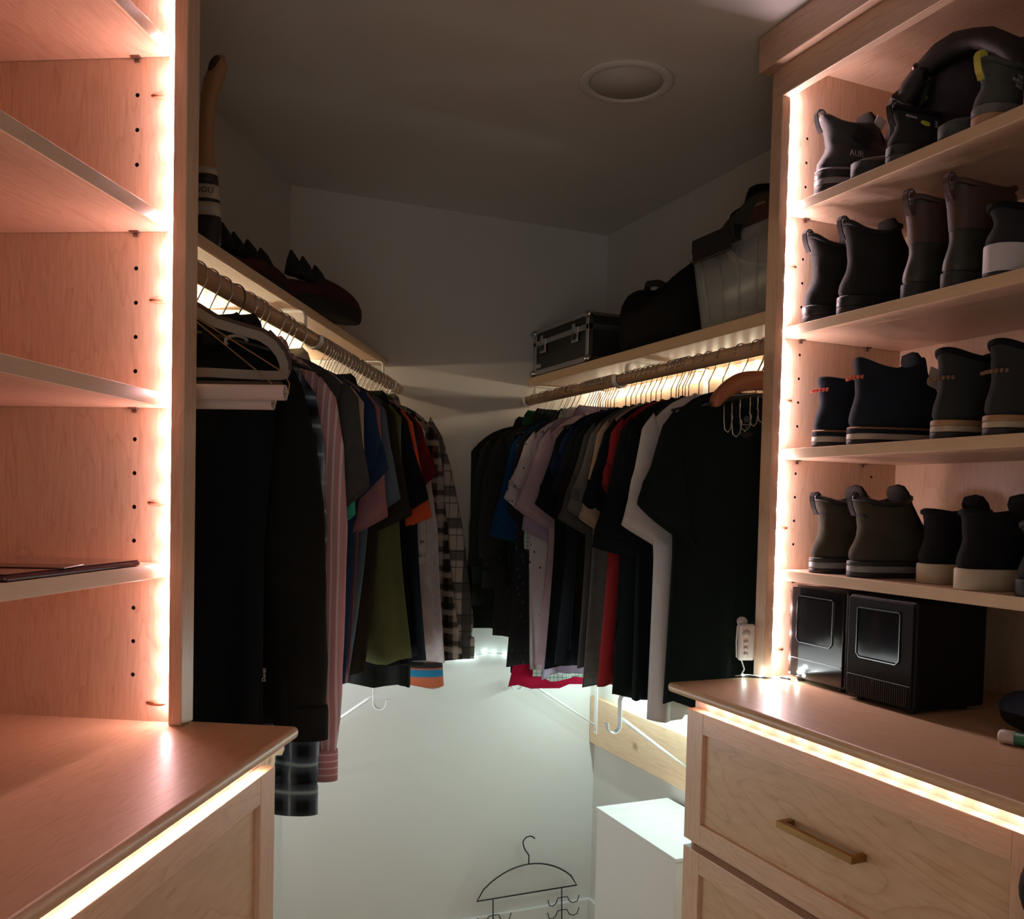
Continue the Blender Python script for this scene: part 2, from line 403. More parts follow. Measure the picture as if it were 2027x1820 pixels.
def drawer_left(y0, y1, z0, z1):
    x = -.488; fw_, t, rail = .052, .021, .040
    d = MB().box(x-.014, x-.008, y0+.006, y1-.006, z0+.006, z1-.006).build('drawer', MAPLE_FIG, dl)
    for a, b_ in ((y0, y0+fw_), (y1-fw_, y1)): MB().box(x-t, x, a, b_, z0, z1).build('stile', MAPLE_Z, d, bevel=.0012)
    for a, b_ in ((z0, z0+rail), (z1-rail, z1)): MB().box(x-t, x, y0+fw_, y1-fw_, a, b_).build('rail', MAPLE_Y, d, bevel=.0012)
    yc, zc, h, tt = (y0+y1)/2, (z0+z1)/2, .085, .0055; xb = x-.008
    b = MB().box(xb+.019, xb+.030, yc-h, yc+h, zc-tt, zc+tt).box(xb, xb+.020, yc-h, yc-h+.011, zc-tt, zc+tt).box(xb, xb+.020, yc+h-.011, yc+h, zc-tt, zc+tt)
    o = b.build('handle', BRASS, d, bevel=.0012); o['label'] = 'square brass bar handle'
for z0, z1 in ((.870, 1.121), (.600, .855), (.330, .585), (.105, .315)):
    drawer_left(.508, 1.264, z0, z1)
    drawer_left(.152, .494, z0, z1)
cl = thingL('worktop', 'rounded maple worktop reflecting light, below the empty shelf unit', 'worktop', 0, 0, 0)
def counter_left():
    o = MB().box(NW+.001, -.466, .15, 1.301, ZC-.018, ZC).build('worktop_slab', MAPLE_TOP, cl, bevel=.0075, seg=4)
    o.data.polygons.foreach_set('use_smooth', [True]*len(o.data.polygons))
    o.modifiers.new('w', 'WEIGHTED_NORMAL')
counter_left()

# ---------------------------------------------------------------- light strings
BEAD_ME = None
def light_string(label, pts, off, col, watts, step=.05, root_loc=(0, 0, 0), rz=0.0, em=14.0, cable=True, bead_r=.0028, wob=0.0):
    """string of small LEDs along the polyline pts; each bead is lit by a lamp beside it (offset off)"""
    global BEAD_ME
    root = thing('string_light', label, 'light', root_loc, rz)
    bm_ = emit('bead_glow', (min(1, col[0]*1.05), min(1, col[1]*1.1+.05), min(1, col[2]*1.1+.05)), em)
    pos = []; d_acc = step/2
    for a, b in zip(pts[:-1], pts[1:]):
        a, b = Vector(a), Vector(b); d = (b-a).length
        while d_acc < d:
            pos.append(a.lerp(b, d_acc/d)); d_acc += step
        d_acc -= d
    path = []
    for i, p in enumerate(pts): path.append(Vector(p))
    if cable:
        MB().tube(path, .0011, 5).build('cable', plain('string_cable', (.55, .56, .55), .4), root)
    ld = bpy.data.lights.new('led', 'POINT'); ld.energy = watts; ld.color = col; ld.shadow_soft_size = .004
    for p in pos:
        if wob: p = p+Vector((random.uniform(-wob, wob), 0, random.uniform(-wob, wob)))
        if BEAD_ME is None:
            b = MB().sphere((0, 0, 0), bead_r, 8, 6).build('bead', bm_, root); BEAD_ME = b.data
        else:
            me = BEAD_ME
            b = bpy.data.objects.new('bead', me); COL.objects.link(b); b.parent = root
        b.location = p
        if b.data.materials[0] is not bm_:
            b.material_slots[0].link = 'OBJECT'; b.material_slots[0].material = bm_
        lo = bpy.data.objects.new('led', ld); COL.objects.link(lo); lo.parent = root
        lo.location = p+Vector(off)
    return root
PINK = (1.0, .56, .58); PINK2 = (1.0, .74, .80); WARM = (1.0, .80, .52); COOL = (.74, 1.0, .95); NEUT = (1.0, .84, .72)
light_string('LED string running up behind the post of the empty shelf unit', [(-.6555, 1.2795, 1.182), (-.6555, 1.2795, 2.33)], (.0, -.0065, 0), PINK, P_LEFT, .050, (0, 0, 0), -TH)
light_string('LED string running up behind the post beside the shoes', [(1.1960, 1.4715, 1.184), (1.1960, 1.4715, 2.33)], (0, -.0065, 0), PINK2, P_RIGHT, .050)
light_string('LED string under the worktop lip of the empty unit', [(-.4995, .16, 1.1475), (-.4995, 1.262, 1.1475)], (.003, 0, -.0085), NEUT, P_LDESK, .045, (0, 0, 0), -TH)
light_string('LED string under the worktop lip of the shoe unit', [(1.014, -.2, 1.1475), (1.014, 1.462, 1.1475)], (-.003, 0, -.0085), (1.0, .60, .56), P_RDESK, .050)
light_string('LED string on the wall cleat behind the shelf-side hooks of the long shirts', [(-.984, 1.33, 1.926), (-.984, 2.0, 1.916), (-.984, 2.72, 1.909)], (.012, 0, -.012), WARM, P_LROD, .055, (0, 0, 0), -TH)
light_string('LED string on the wall cleat behind the T-shirt hooks', [(1.514, 1.55, 1.893), (1.514, 2.79, 1.893)], (-.012, 0, -.012), (1.0, .86, .62), P_RROD, .055)
light_string('cool white LED string crossing the back wall between the clothes', [(.66, 2.822, .990), (.88, 2.822, .993), (.96, 2.822, 1.006), (1.05, 2.822, .998), (1.12, 2.822, 1.008), (1.24, 2.822, .996), (1.49, 2.822, .985)], (0, -.022, 0), COOL, P_BACK, .034, wob=.007, bead_r=.0055, em=30)
light_string('cool white LED string hidden along the wall behind the T-shirts', [(1.524, 2.68, .975), (1.524, 1.62, .975)], (-.055, 0, -.01), COOL, P_BACK*50, .06)
light_string('cool white LED string hidden along the angled wall behind the long shirts', [(-.995, 1.65, .965), (-.995, 2.48, .965)], (.055, 0, -.01), (.90, .97, 1.0), P_BACK*46, .06, (0, 0, 0), -TH)

# ---------------------------------------------------------------- rods, shelves, brackets
ZRL, NRL = 1.872, -.715
def zrl(s): return 1.8775-.0146*(s-1.48)               # that rod sags towards the back wall
ZRR, XRR = 1.848, 1.240
t = thingL('closet_shelf', 'long wooden shelf above the long-shirt rod, slippers on top', 'shelf', 0, 0, 0)
t.rotation_euler = (-.0117, 0, -TH); t.location = (0, 0, .033)
MB().box(NW+.001, -.7535, 1.304, 2.815, 1.928, 1.948).build('board', MAPLE_Y, t)
MB().box(-.7535, -.747, 1.304, 2.815, 1.926, 1.949).build('edging', MAPLE_EDGE, t, bevel=.002)
MB().box(NW+.001, NW+.019, 1.304, 2.78, 1.77, 1.9275).build('cleat', MAPLE_Y, t, bevel=.002)
t = thing('closet_shelf', 'wooden shelf above the T-shirt rod carrying the flight case and tote', 'shelf', (0, 0, 0))
MB().box(1.258, XR-.001, 1.496, YB-.002, 1.903, 1.926).build('board', MAPLE_Y, t)
MB().box(1.251, 1.258, 1.496, YB-.002, 1.900, 1.928).build('edging', MAPLE_EDGE, t, bevel=.002)
MB().box(XR-.019, XR-.001, 1.496, YB-.002, 1.76, 1.9025).build('cleat', MAPLE_Y, t, bevel=.002)
t = thing('closet_rod', 'round wooden rod full of hooks, carrying the long-sleeved shirts', 'rod', L(NRL, 0, zrl(0)), -TH)
t.rotation_euler = (-.0146, 0, -TH)
MB().lathe([(.001, 1.306), (.0165, 1.306), (.0165, 2.84), (.001, 2.84)], 24, 'y').build('pole', ROD, t)
t = thing('closet_rod', 'round wooden rod carrying the T-shirts, ending at the back wall', 'rod', (XRR, 0, ZRR))
MB().lathe([(.001, 1.497), (.0160, 1.497), (.0160, YB-.004), (.001, YB-.004)], 24, 'y').build('pole', ROD, t)

def shelf_bracket(label, depth, ztop, zrod, r=.0195, group=None, loc=(0, 0, 0), rz=0, brace=True, leg=.24, mirror=False):
    """white steel bracket: x from the wall into the room (wall at x=0), rod hook at its tip; origin under the shelf"""
    t = thing('shelf_bracket', label, 'bracket', loc, rz, group)
    sg = -1 if mirror else 1
    # the wall plate, a flat strip lying on the wall
    o = MB().box(min(0, sg*.003), max(0, sg*.003), -.011, .011, ztop-leg, ztop).build('wall_plate', WHITE_METAL, t, bevel=.001)
    scw = MB().lathe([(.004, 0), (.0042, .0015), (.0001, .0022)], 10, 'x').build('screw', STEEL, t); scw.location = (.003*sg, 0, ztop-leg+.015); scw.scale = (sg, 1, 1)
    cx = depth
    path = [(0, -.0015), (cx-r-.012, -.0015), (cx-r-.004, -.004), (cx-r, -.014)]
    MB().bar([(sg*x, ztop+z) for x, z in path], .020, .003).build('arm', WHITE_METAL, t)
    hp = [(cx-r, ztop-.012), (cx-r, zrod)]
    hp += [(cx+math.cos(a)*r, zrod+math.sin(a)*r) for a in [pi+pi*k/12 for k in range(1, 13)]] + [(cx+r+.0015, zrod+.010)]
    MB().bar([(sg*x, z) for x, z in hp], .020, .0035).build('rod_hook', WHITE_METAL, t, bevel=.001)
    if brace:
        a = Vector((sg*(cx-r-.002), 0, min(ztop-.03, zrod+.02))); b = Vector((sg*.004, 0, ztop-leg+.03))
        MB().tube([a, a.lerp(b, .06), a.lerp(b, .4), b], [.004, .0055, .0045, .003], 8).build('brace', WHITE_METAL, t)
    return t
GB = 'white brackets that hold the rods'
dl_ = NRL-NW
for s_, lb in ((2.047, 'white shelf bracket with rod ring between the spaced and the crowded hooks'), (2.735, 'white shelf bracket and rod ring beside the back wall over the plaid shirts')):
    shelf_bracket(lb, dl_-.0195, 1.9265+.033-.0117*s_, zrl(s_), loc=L(NW+.0195, s_, 0), rz=-TH, brace=False, leg=.13).location = L(NW+.0195, s_, 0)
for y_, lb in ((2.19, 'white shelf bracket with rod ring halfway along the T-shirt rod'), (2.797, 'white shelf bracket and rod ring under the flight case corner')):
    shelf_bracket(lb, XR-.0195-XRR, 1.899, ZRR, loc=(XR-.0195, y_, 0), mirror=True, brace=False, leg=.13)
# lower, rodless brackets
shelf_bracket('empty white bracket with J hook under the long shirts', dl_+.0195, .985, .912, loc=L(NW, 2.62, 0), rz=-TH, leg=.29)
shelf_bracket('empty white bracket with J hook nearest the back wall corner', XR-.02-1.215, .985, .905, loc=(XR-.0205, 2.785, 0), mirror=True, leg=.27)
shelf_bracket('empty white bracket with J hook in front of the knotty board', XR-.0205-1.245, .985, .903, loc=(XR-.0205, 2.185, 0), mirror=True, leg=.27)
t = thing('wall_board', 'knotty pine board fixed along the wall below the T-shirts', 'board', (XR-.0205, 0, .757))
MB().box(0, .020, 1.497, YB-.002, -.082, .082).build('plank', PINE, t, bevel=.002)
t = thing('wall_board', 'narrow pale board on the angled wall behind the long shirts', 'board', L(NW, 0, .77), -TH)
MB().box(.0005, .018, 1.33, 2.78, -.07, .07).build('plank', PINE, t, bevel=.002)

# white box below
t = thing('white_cabinet', 'plain white box cabinet below the knotty board beside the drawers', 'cabinet', (0, 0, 0))
MB().box(1.279, XR-.016, 1.912, 2.325, .02, .618).build('body', WHITE, t, bevel=.0015)
MB().box(1.276, XR-.0155, 1.908, 2.329, .6185, .6285).build('top_board', WHITE, t, bevel=.0015)
MB().box(1.30, XR-.02, 1.925, 2.31, 0, .02).build('plinth', WHITE, t)

# black wire rack leaning on the back wall
t = thing('hanger_rack', 'black wire tank-top hanger rack leaning on the back wall', 'hanger', (1.281, 2.765, 0))
def rk(pts, name, r=.0024, closed=False): return MB().tube(pts, r, 6, closed).build(name, BLACK_WIRE, t)
yy = .035
arc = [(-.186+.372*k/16, yy, .182+.10*math.sin(pi*k/16)**.62) for k in range(17)]
rk(arc, 'arch', .0026, True)
hook = [(0, yy, .282), (0, yy, .312), (-.016, yy, .335), (-.022, yy, .352)] + [(.0+.024*math.cos(a), yy, .354+.024*math.sin(a)) for a in [pi-pi*k/10*.82 for k in range(1, 11)]]
rk(hook, 'hook')
for sx in (-1, 1):
    x0 = sx*.128
    rk([(x0, yy, .181), (x0, yy-.01, .0)], 'upright')
    for zt in ((.150, .105, .06) if sx > 0 else (.128, .083, .04)):
        for d in (-1, 1):
            rk([(x0, yy-.004, zt), (x0+d*.018, yy-.008, zt), (x0+d*.026, yy-.010, zt-.016), (x0+d*.040, yy-.014, zt-.022), (x0+d*.054, yy-.016, zt-.016), (x0+d*.060, yy-.017, zt+.004)], 'prong', .0018)

# ---------------------------------------------------------------- hangers
HOOK_ME = {}
def hook_pts(rod_r):
    r = rod_r+.0025; z0 = -.088
    p = [(0, 0, z0), (0, 0, -.050), (.003, 0, -.044), (r*.80, 0, -.020), (r, 0, -.008)]
    p += [(r*math.cos(a), 0, r*math.sin(a)) for a in [pi*k/10*1.08 for k in range(1, 11)]]
    return p
def hanger(label, pos, m=CHROME, style='slim', group=None, tilt=0, half=.135, body_m=None):
    frame, s = pos
    rz = tilt+(-TH if frame == 'L' else 0)
    loc = L(NRL, s, zrl(s)) if frame == 'L' else (XRR, s, ZRR)
    t = thing('hanger', label, 'hanger', loc, rz, group)
    key = ('h', frame, m.name)
    if key not in HOOK_ME:
        o = MB().tube(hook_pts(.0165), .0014, 6).build('hook', m, t); HOOK_ME[key] = o.data
    else:
        o = bpy.data.objects.new('hook', HOOK_ME[key]); COL.objects.link(o); o.parent = t
    key = ('b', half, style)
    if key not in HOOK_ME:
        pts = [(half*u, 0, -.099-.030*abs(u)**1.25) for u in [k/6-1 for k in range(13)]]
        o = MB().tube(pts, .0028, 6).build('shoulder_bar', body_m or BLACK_PL, t); HOOK_ME[key] = o.data
        pts = None
    else:
        o = bpy.data.objects.new('shoulder_bar', HOOK_ME[key]); COL.objects.link(o); o.parent = t
    return t

# ---------------------------------------------------------------- clothes
def garment(name, label, cat, pos, m, kind='tee', sh=.195, hem=-.76, wide=.195, th=.016, tip=.05, slen=.19, seed=0, tilt=0.0, cuff_z=-.80,
            collar_m=None, fold=1.0, group=None, ks=None, mid=None, so=1.0, sleeve_m=None, nofar=False, cuff_w=.040, extra=None, dz=0.0):
    frame, s = pos
    rnd = random.Random(seed+int(s*1000))
    loc = L(NRL, s, zrl(s)+dz) if frame == 'L' else (XRR, s, ZRR+dz)
    t = thing(name, label, cat, loc, tilt+(-TH if frame == 'L' else 0), group)
    k1, k2, k3 = rnd.uniform(5, 8), rnd.uniform(11, 15), rnd.uniform(18, 23); p1, p2, p3 = [rnd.uniform(0, 6.28) for _ in range(3)]
    neck = .062; ws = -1 if frame == 'L' else 1            # the side next to the wall has less room
    def clampx(x): return x if x*ws < .235 else ws*(.235+.030*(1-math.exp(-(x*ws-.235)/.030)))
    def top(x):
        a = abs(x)
        if a < neck: return -.088-.012*(1-(a/neck)**2)
        q = (a-neck)/(sh-neck)
        return -.088-.030*q-.062*q**2.6
    nu, nv = 18, 20; rings = []
    us = [-math.cos(pi*i/nu) for i in range(nu+1)]
    for j in range(nv+1):
        v = j/nv
        md_ = (sh+wide)/2-.010 if mid is None else mid
        wv = sh+(md_-sh)*min(1, v/.42) if v < .42 else md_+(wide-md_)*((v-.42)/.58)**1.3
        def pt(u, side):
            x = u*wv; zt = top(u*sh); he = hem+.007*math.sin(u*k1+p2)+.004*math.sin(u*k2)
            z = zt+(he-zt)*v
            g = .22+.78*min(1, v*7)
            tt = th*max(0, 1-abs(u)**3.5)**.6*g+.0008
            am = fold*(.002+.0155*v)
            y = am*(math.sin(u*k1+p1)+.6*math.sin(u*k2+p2+v*1.2)+.35*math.sin(u*k3+p3-v*2))
            if side > 0: y = am*.8*(math.sin(u*k1+p1)+.6*math.sin(u*k2+p3+v))
            return (clampx(x), y+side*tt, z)
        rings.append([pt(u, -1) for u in us]+[pt(u, 1) for u in reversed(us[1:-1])])
    MB().loft(rings, True, True).build('body', m, t)
    sm = sleeve_m or m
    sides = (1, -1)
    for sd in sides:
        K = ks
        if kind in ('tee', 'polo') and K is None:
            o = tip; L_ = slen
            K = [((sh-.025, -.135), (sh-.055, -.29)), ((sh+.004, -.170), (sh-.060, -.31)), ((sh+.4*o, -.170-L_*.42), (sh-.068, -.335-.03)),
                  ((sh+.75*o, -.170-L_*.74), (sh-.075, -.375-L_*.12)), ((sh+o, -.170-L_), (sh-.082, -.36-L_*.42))]
            ths = [.012, .018, .021, .022, .023]
        elif kind == 'vest':
            continue
        else:
            K = ks or [((sh-.025, -.135), (sh-.055, -.28)), ((sh+.008*so, -.175), (sh-.060, -.31)), ((sh+.032*so, -.27), (sh-.062, -.37)), ((sh+.044*so, -.42), (sh-.052, -.46)),
                  ((sh+.042*so, cuff_z*.45-.24), (sh-.040, cuff_z*.45-.25)), ((sh+.035*so, cuff_z+.12), (sh-.040, cuff_z+.12)), ((sh+.028*so, cuff_z+.055), (sh+.028*so-2*cuff_w, cuff_z+.055))]
            ths = [.012, .020, .024, .025, .024, .022, .018]
            if kind == 'jacket': ths = [a*1.5 for a in ths]
        rr = []
        nseg = 18
        # refine the rings
        fine = []
        for i in range(len(K)-1):
            for q in range(3):
                f = q/3; fine.append(([K[i][e][c]*(1-f)+K[i+1][e][c]*f for e in (0, 1) for c in (0, 1)], ths[i]*(1-f)+ths[i+1]*f))
        fine.append(([K[-1][0][0], K[-1][0][1], K[-1][1][0], K[-1][1][1]], ths[-1]))
        n = len(fine)
        for i, ((ax, az, bx, bz), tt) in enumerate(fine):
            cx, cz = (ax+bx)/2, (az+bz)/2; hx, hz = (ax-bx)/2, (az-bz)/2
            v = i/n
            ring = []
            for k in range(nseg):
                a = 2*pi*k/nseg; c_, s_ = math.cos(a), math.sin(a)
                wob = .004*fold*math.sin(i*1.1+p1+c_*3)*v+.0025*math.sin(i*2.3+p2+2*a)*v
                ring.append((clampx(sd*(cx+c_*hx)), s_*tt+wob-.010*v, cz+c_*hz))
            rr.append(ring)
        last = rr[-1]; cxm = sum(p[0] for p in last)/nseg; cym = sum(p[1] for p in last)/nseg; czm = sum(p[2] for p in last)/nseg
        rr.append([(cxm+(p[0]-cxm)*.90, cym+(p[1]-cym)*.75, p[2]+.0025) for p in last])
        rr.append([(cxm+(p[0]-cxm)*.80, cym+(p[1]-cym)*.5, p[2]+.05) for p in last])
        MB().loft(rr, True, True).build('sleeve', sm, t)
        if kind in ('shirt', 'jacket'):
            cb = []; cxx = (K[-1][0][0]+K[-1][1][0])/2; cuff_z = (K[-1][0][1]+K[-1][1][1])/2-.055
            for z, e in ((cuff_z+.060, 1.06), (cuff_z+.052, 1.10), (cuff_z, 1.10), (cuff_z+.001, .95), (cuff_z+.03, .9)):
                cb.append([(clampx(sd*(cxx+math.cos(2*pi*k/nseg)*cuff_w*e)), -.010+math.sin(2*pi*k/nseg)*.018*e*(1.4 if kind == 'jacket' else 1), z) for k in range(nseg)])
            MB().loft(cb, True, True).build('cuff', extra or sm, t)
    cm = collar_m or m
    if kind in ('tee', 'jersey'):
        pts = [(neck*1.02*math.cos(a), .021*math.sin(a), -.090-.030*max(0, -math.sin(a))**1.2) for a in [2*pi*k/28 for k in range(28)]]
        MB().tube(pts, .0058, 6, True).build('collar', cm, t)
    else:
        rr = []
        hgt = .040 if kind != 'jacket' else .055
        for q, (e, dzz) in enumerate(((1.0, -.012), (1.02, hgt*.6), (1.0, hgt), (1.22, hgt*.7), (1.42, -.006))):
            ring = []
            for k in range(29):
                a = -pi/2+.16+(2*pi-.32)*k/28
                ring.append((neck*.92*e*math.cos(a), .026*e*math.sin(a), -.098+dzz-.018*max(0, -math.sin(a))))
            rr.append(ring)
        MB().loft(rr, False, False, closed=False).build('collar', cm, t)
        if kind in ('shirt',):
            b = MB().box(-.012, .012, -th-.012, -th-.008, hem+.03, -.14).build('placket', m, t, bevel=.001)
            for q in range(6):
                MB().lathe([(.0005, -.0015), (.0052, -.0012), (.0055, 0), (.0005, .0005)], 12, 'y').build('button', plain('shirt_button', (.75, .70, .62), .35), t, loc=(0, -th-.0125, -.20-q*.095))
    return t

C = cloth
black1 = C('jersey_black', (.007, .0125, .0125)); black2 = C('jersey_black_blue', (.005, .0075, .010)); black3 = C('jersey_black_warm', (.010, .0105, .009))
char = C('jersey_charcoal', (.055, .055, .052), .3); grey = C('jersey_grey', (.11, .11, .105), .3); lgrey = C('jersey_heather', (.42, .39, .39), .25)
stripe_pink = plaid('pink_stripe', (.46, .235, .265), [((.60, .54, .53), [(.0120, .15, .45, .9)]), ((.36, .34, .38), [(.0120, .62, .72, .8)])], [])
stripe_pink_h = plaid('pink_stripe_cuff', (.46, .235, .265), [], [((.68, .55, .55), [(.013, .30, .5, .9)])])
plaid_blue = plaid('plaid_blue_black', (.008, .011, .014), [((.13, .19, .27), [(.048, .20, .70, .65)]), ((.38, .48, .58), [(.048, .39, .51, .75)])], [((.12, .19, .25), [(.052, .20, .75, .6)]), ((.36, .50, .56), [(.052, .40, .55, .75)])], soft=True)
plaid_brown = plaid('plaid_brown', (.05, .042, .036), [((.33, .28, .24), [(.050, .10, .45, .75)]), ((.010, .009, .008), [(.050, .55, .80, .9)]), ((.16, .03, .03), [(.100, .90, .95, .8)])],
                    [((.36, .31, .26), [(.052, .12, .40, .55)]), ((.010, .009, .008), [(.052, .50, .78, .75)])])
plaid_white = plaid('plaid_cream', (.36, .32, .28), [((.045, .045, .042), [(.088, .10, .40, .92)]), ((.02, .02, .02), [(.022, .46, .54, .8)])], [((.045, .045, .042), [(.090, .12, .46, .8)]), ((.03, .03, .03), [(.045, .80, .86, .8)])])
check_mint = plaid('check_mint', (.50, .55, .52), [((.12, .25, .22), [(.012, .4, .6, .8)])], [((.12, .25, .22), [(.012, .4, .6, .8)])])
def marks(name, base, ink, scale=38, size=.16):
    m, t, b = nt(name); lk = t.links.new
    tc = N(t, 'ShaderNodeTexCoord'); mp = N(t, 'ShaderNodeMapping'); mp.inputs['Scale'].default_value = (1, .01, .7); mp.inputs['Rotation'].default_value = (0, .5, 0)
    lk(tc.outputs['Object'], mp.inputs[0])
    vo = N(t, 'ShaderNodeTexVoronoi', Scale=scale, Randomness=.5); lk(mp.outputs[0], vo.inputs['Vector'])
    mr = N(t, 'ShaderNodeMapRange'); lk(vo.outputs['Distance'], mr.inputs[0]); mr.inputs[1].default_value = size*.7; mr.inputs[2].default_value = size; mr.inputs[3].default_value = 1; mr.inputs[4].default_value = 0
    mx = N(t, 'ShaderNodeMix', data_type='RGBA'); lk(mr.outputs[0], mx.inputs[0]); mx.inputs[6].default_value = (*base, 1); mx.inputs[7].default_value = (*ink, 1)
    lk(mx.outputs[2], b.inputs['Base Color']); b.inputs['Roughness'].default_value = .95; return m
print_white = marks('white_with_marks', (.50, .46, .47), (.06, .055, .06), 55, .17)
stripes_retro = plaid('orange_blue_bands', (.45, .12, .06), [], [((.02, .17, .30), [(.10, .30, .52, 1.0)]), ((.03, .03, .03), [(.10, .56, .74, 1.0)]), ((.50, .46, .42), [(.10, .80, .98, 1.0)])])

GL = 'clothes on the long-shirt rod'; GR = 'clothes on the T-shirt rod'
# -- long-shirt rod, from the post to the back wall
LW = [  # name, label, cat, s, material, kwargs
 ('jacket', 'bulky black jacket with turned-back cuff in front of the blue plaid', 'jacket', 1.57, black3, dict(kind='jacket', th=.030, hem=-.77, cuff_w=.045, sh=.150, wide=.15, tilt=.03,
   ks=[((.120, -.135), (.09, -.26)), ((.150, -.180), (.068, -.32)), ((.176, -.28), (.046, -.385)), ((.190, -.376), (.036, -.43)), ((.197, -.52), (.078, -.53)), ((.202, -.66), (.106, -.64)), ((.200, -.735), (.113, -.745))])),
 ('trousers', 'black hanging garment with tiny pale mark near its hem, nearest the post', 'trousers', 1.50, black2, dict(kind='vest', th=.022, hem=-.80, sh=.135, wide=.115)),
 ('shirt', 'dark plaid flannel shirt whose blue cuff hangs lowest', 'shirt', 1.648, plaid_blue, dict(kind='shirt', hem=-.80, cuff_z=-.955, cuff_w=.044, sh=.140, wide=.14, so=.75)),
 ('shirt', 'pink shirt with thin white stripes and long sleeve', 'shirt', 1.70, stripe_pink, dict(kind='shirt', hem=-.78, cuff_z=-.905, cuff_w=.028, extra=stripe_pink_h, sh=.162, wide=.15, so=.75)),
 ('t_shirt', 'charcoal T-shirt directly behind the pink striped shirt', 't-shirt', 1.742, char, dict(tip=.032, slen=.170, wide=.15)),
 ('t_shirt', 'mint green T-shirt between charcoal and beige ones', 't-shirt', 1.782, C('jersey_mint', (.035, .33, .24)), dict(sh=.180, tip=.008, slen=.225, wide=.14)),
 ('shirt', 'beige shirt showing only a pale shoulder strip', 'shirt', 1.818, C('khaki', (.40, .37, .28)), dict(kind='polo', sh=.185, tip=.010, slen=.12, wide=.14)),
 ('t_shirt', 'navy blue T-shirt with wide short sleeve', 't-shirt', 1.860, C('jersey_navy', (.016, .034, .085)), dict(tip=.038, slen=.130, wide=.14)),
 ('t_shirt', 'dusty rose T-shirt behind the navy one', 't-shirt', 1.902, C('jersey_rose', (.26, .125, .14)), dict(tip=.027, slen=.228, wide=.14)),
 ('t_shirt', 'slate blue T-shirt between rose and dark brown', 't-shirt', 1.950, C('jersey_slate', (.075, .105, .135)), dict(tip=.042, slen=.188, wide=.125, mid=.165)),
 ('t_shirt', 'dark brown T-shirt in front of the olive one', 't-shirt', 2.035, C('jersey_brown', (.020, .016, .011)), dict(tip=.047, slen=.225, wide=.14, mid=.165)),
 ('t_shirt', 'olive green T-shirt with its front hem in view', 't-shirt', 2.090, C('jersey_olive', (.085, .098, .038)), dict(tip=.010, slen=.12, hem=-.735, wide=.238, mid=.20)),
 ('polo_shirt', 'black polo shirt just behind the olive T-shirt', 'shirt', 2.150, black2, dict(kind='polo', tip=.062, slen=.185, wide=.22)),
 ('t_shirt', 'dark T-shirt with bright orange sleeve', 't-shirt', 2.205, C('jersey_ink', (.006, .009, .014)), dict(tip=.058, slen=.228, sleeve_m=C('jersey_orange', (.50, .075, .025)), wide=.225, hem=-.75)),
 ('t_shirt', 'dark navy T-shirt hanging low behind the orange sleeve', 't-shirt', 2.255, C('jersey_ink', (.006, .009, .014)), dict(tip=.02, slen=.18, hem=-.755, wide=.235)),
 ('t_shirt', 'maroon T-shirt in front of the plaid shirts', 't-shirt', 2.310, C('jersey_maroon', (.10, .008, .012)), dict(tip=.048, slen=.115, wide=.15)),
 ('shirt', 'heather grey long shirt with pale hem', 'shirt', 2.375, lgrey, dict(kind='jersey', hem=-.785, sh=.19, wide=.258, mid=.232, th=.018, cuff_z=-.58, cuff_w=.035, so=.3)),
 ('shirt', 'black long-sleeved shirt behind the heather grey one', 'shirt', 2.440, black3, dict(kind='shirt', hem=-.860, so=.5, sh=.17, wide=.15)),
 ('shirt', 'brown and cream plaid shirt with a pale front button', 'shirt', 2.505, plaid_brown, dict(kind='shirt', hem=-.80, wide=.285, mid=.235, sh=.195, cuff_z=-.70, so=.7)),
 ('shirt', 'cream and dark plaid flannel shirt closest to the back wall', 'shirt', 2.575, plaid_white, dict(kind='shirt', hem=-.79, sh=.185, wide=.22, tilt=-.05, dz=.01, cuff_w=.042,
   ks=[((.165, -.125), (.13, -.27)), ((.200, -.180), (.13, -.31)), ((.230, -.273), (.14, -.36)), ((.268, -.445), (.165, -.48)), ((.288, -.58), (.185, -.60)), ((.304, -.70), (.225, -.72)), ((.300, -.745), (.225, -.755))])),
 ('t_shirt', 'shirt with orange and blue bands at its hem, under the plaid shirts', 't-shirt', 2.655, stripes_retro, dict(tip=.0, hem=-.895, slen=.1, wide=.20, sh=.17)),
]
for i, (nm, lb, ct_, s, m, kw) in enumerate(LW):
    garment(nm, lb, ct_, ('L', s), m, seed=i, group=GL, **kw)
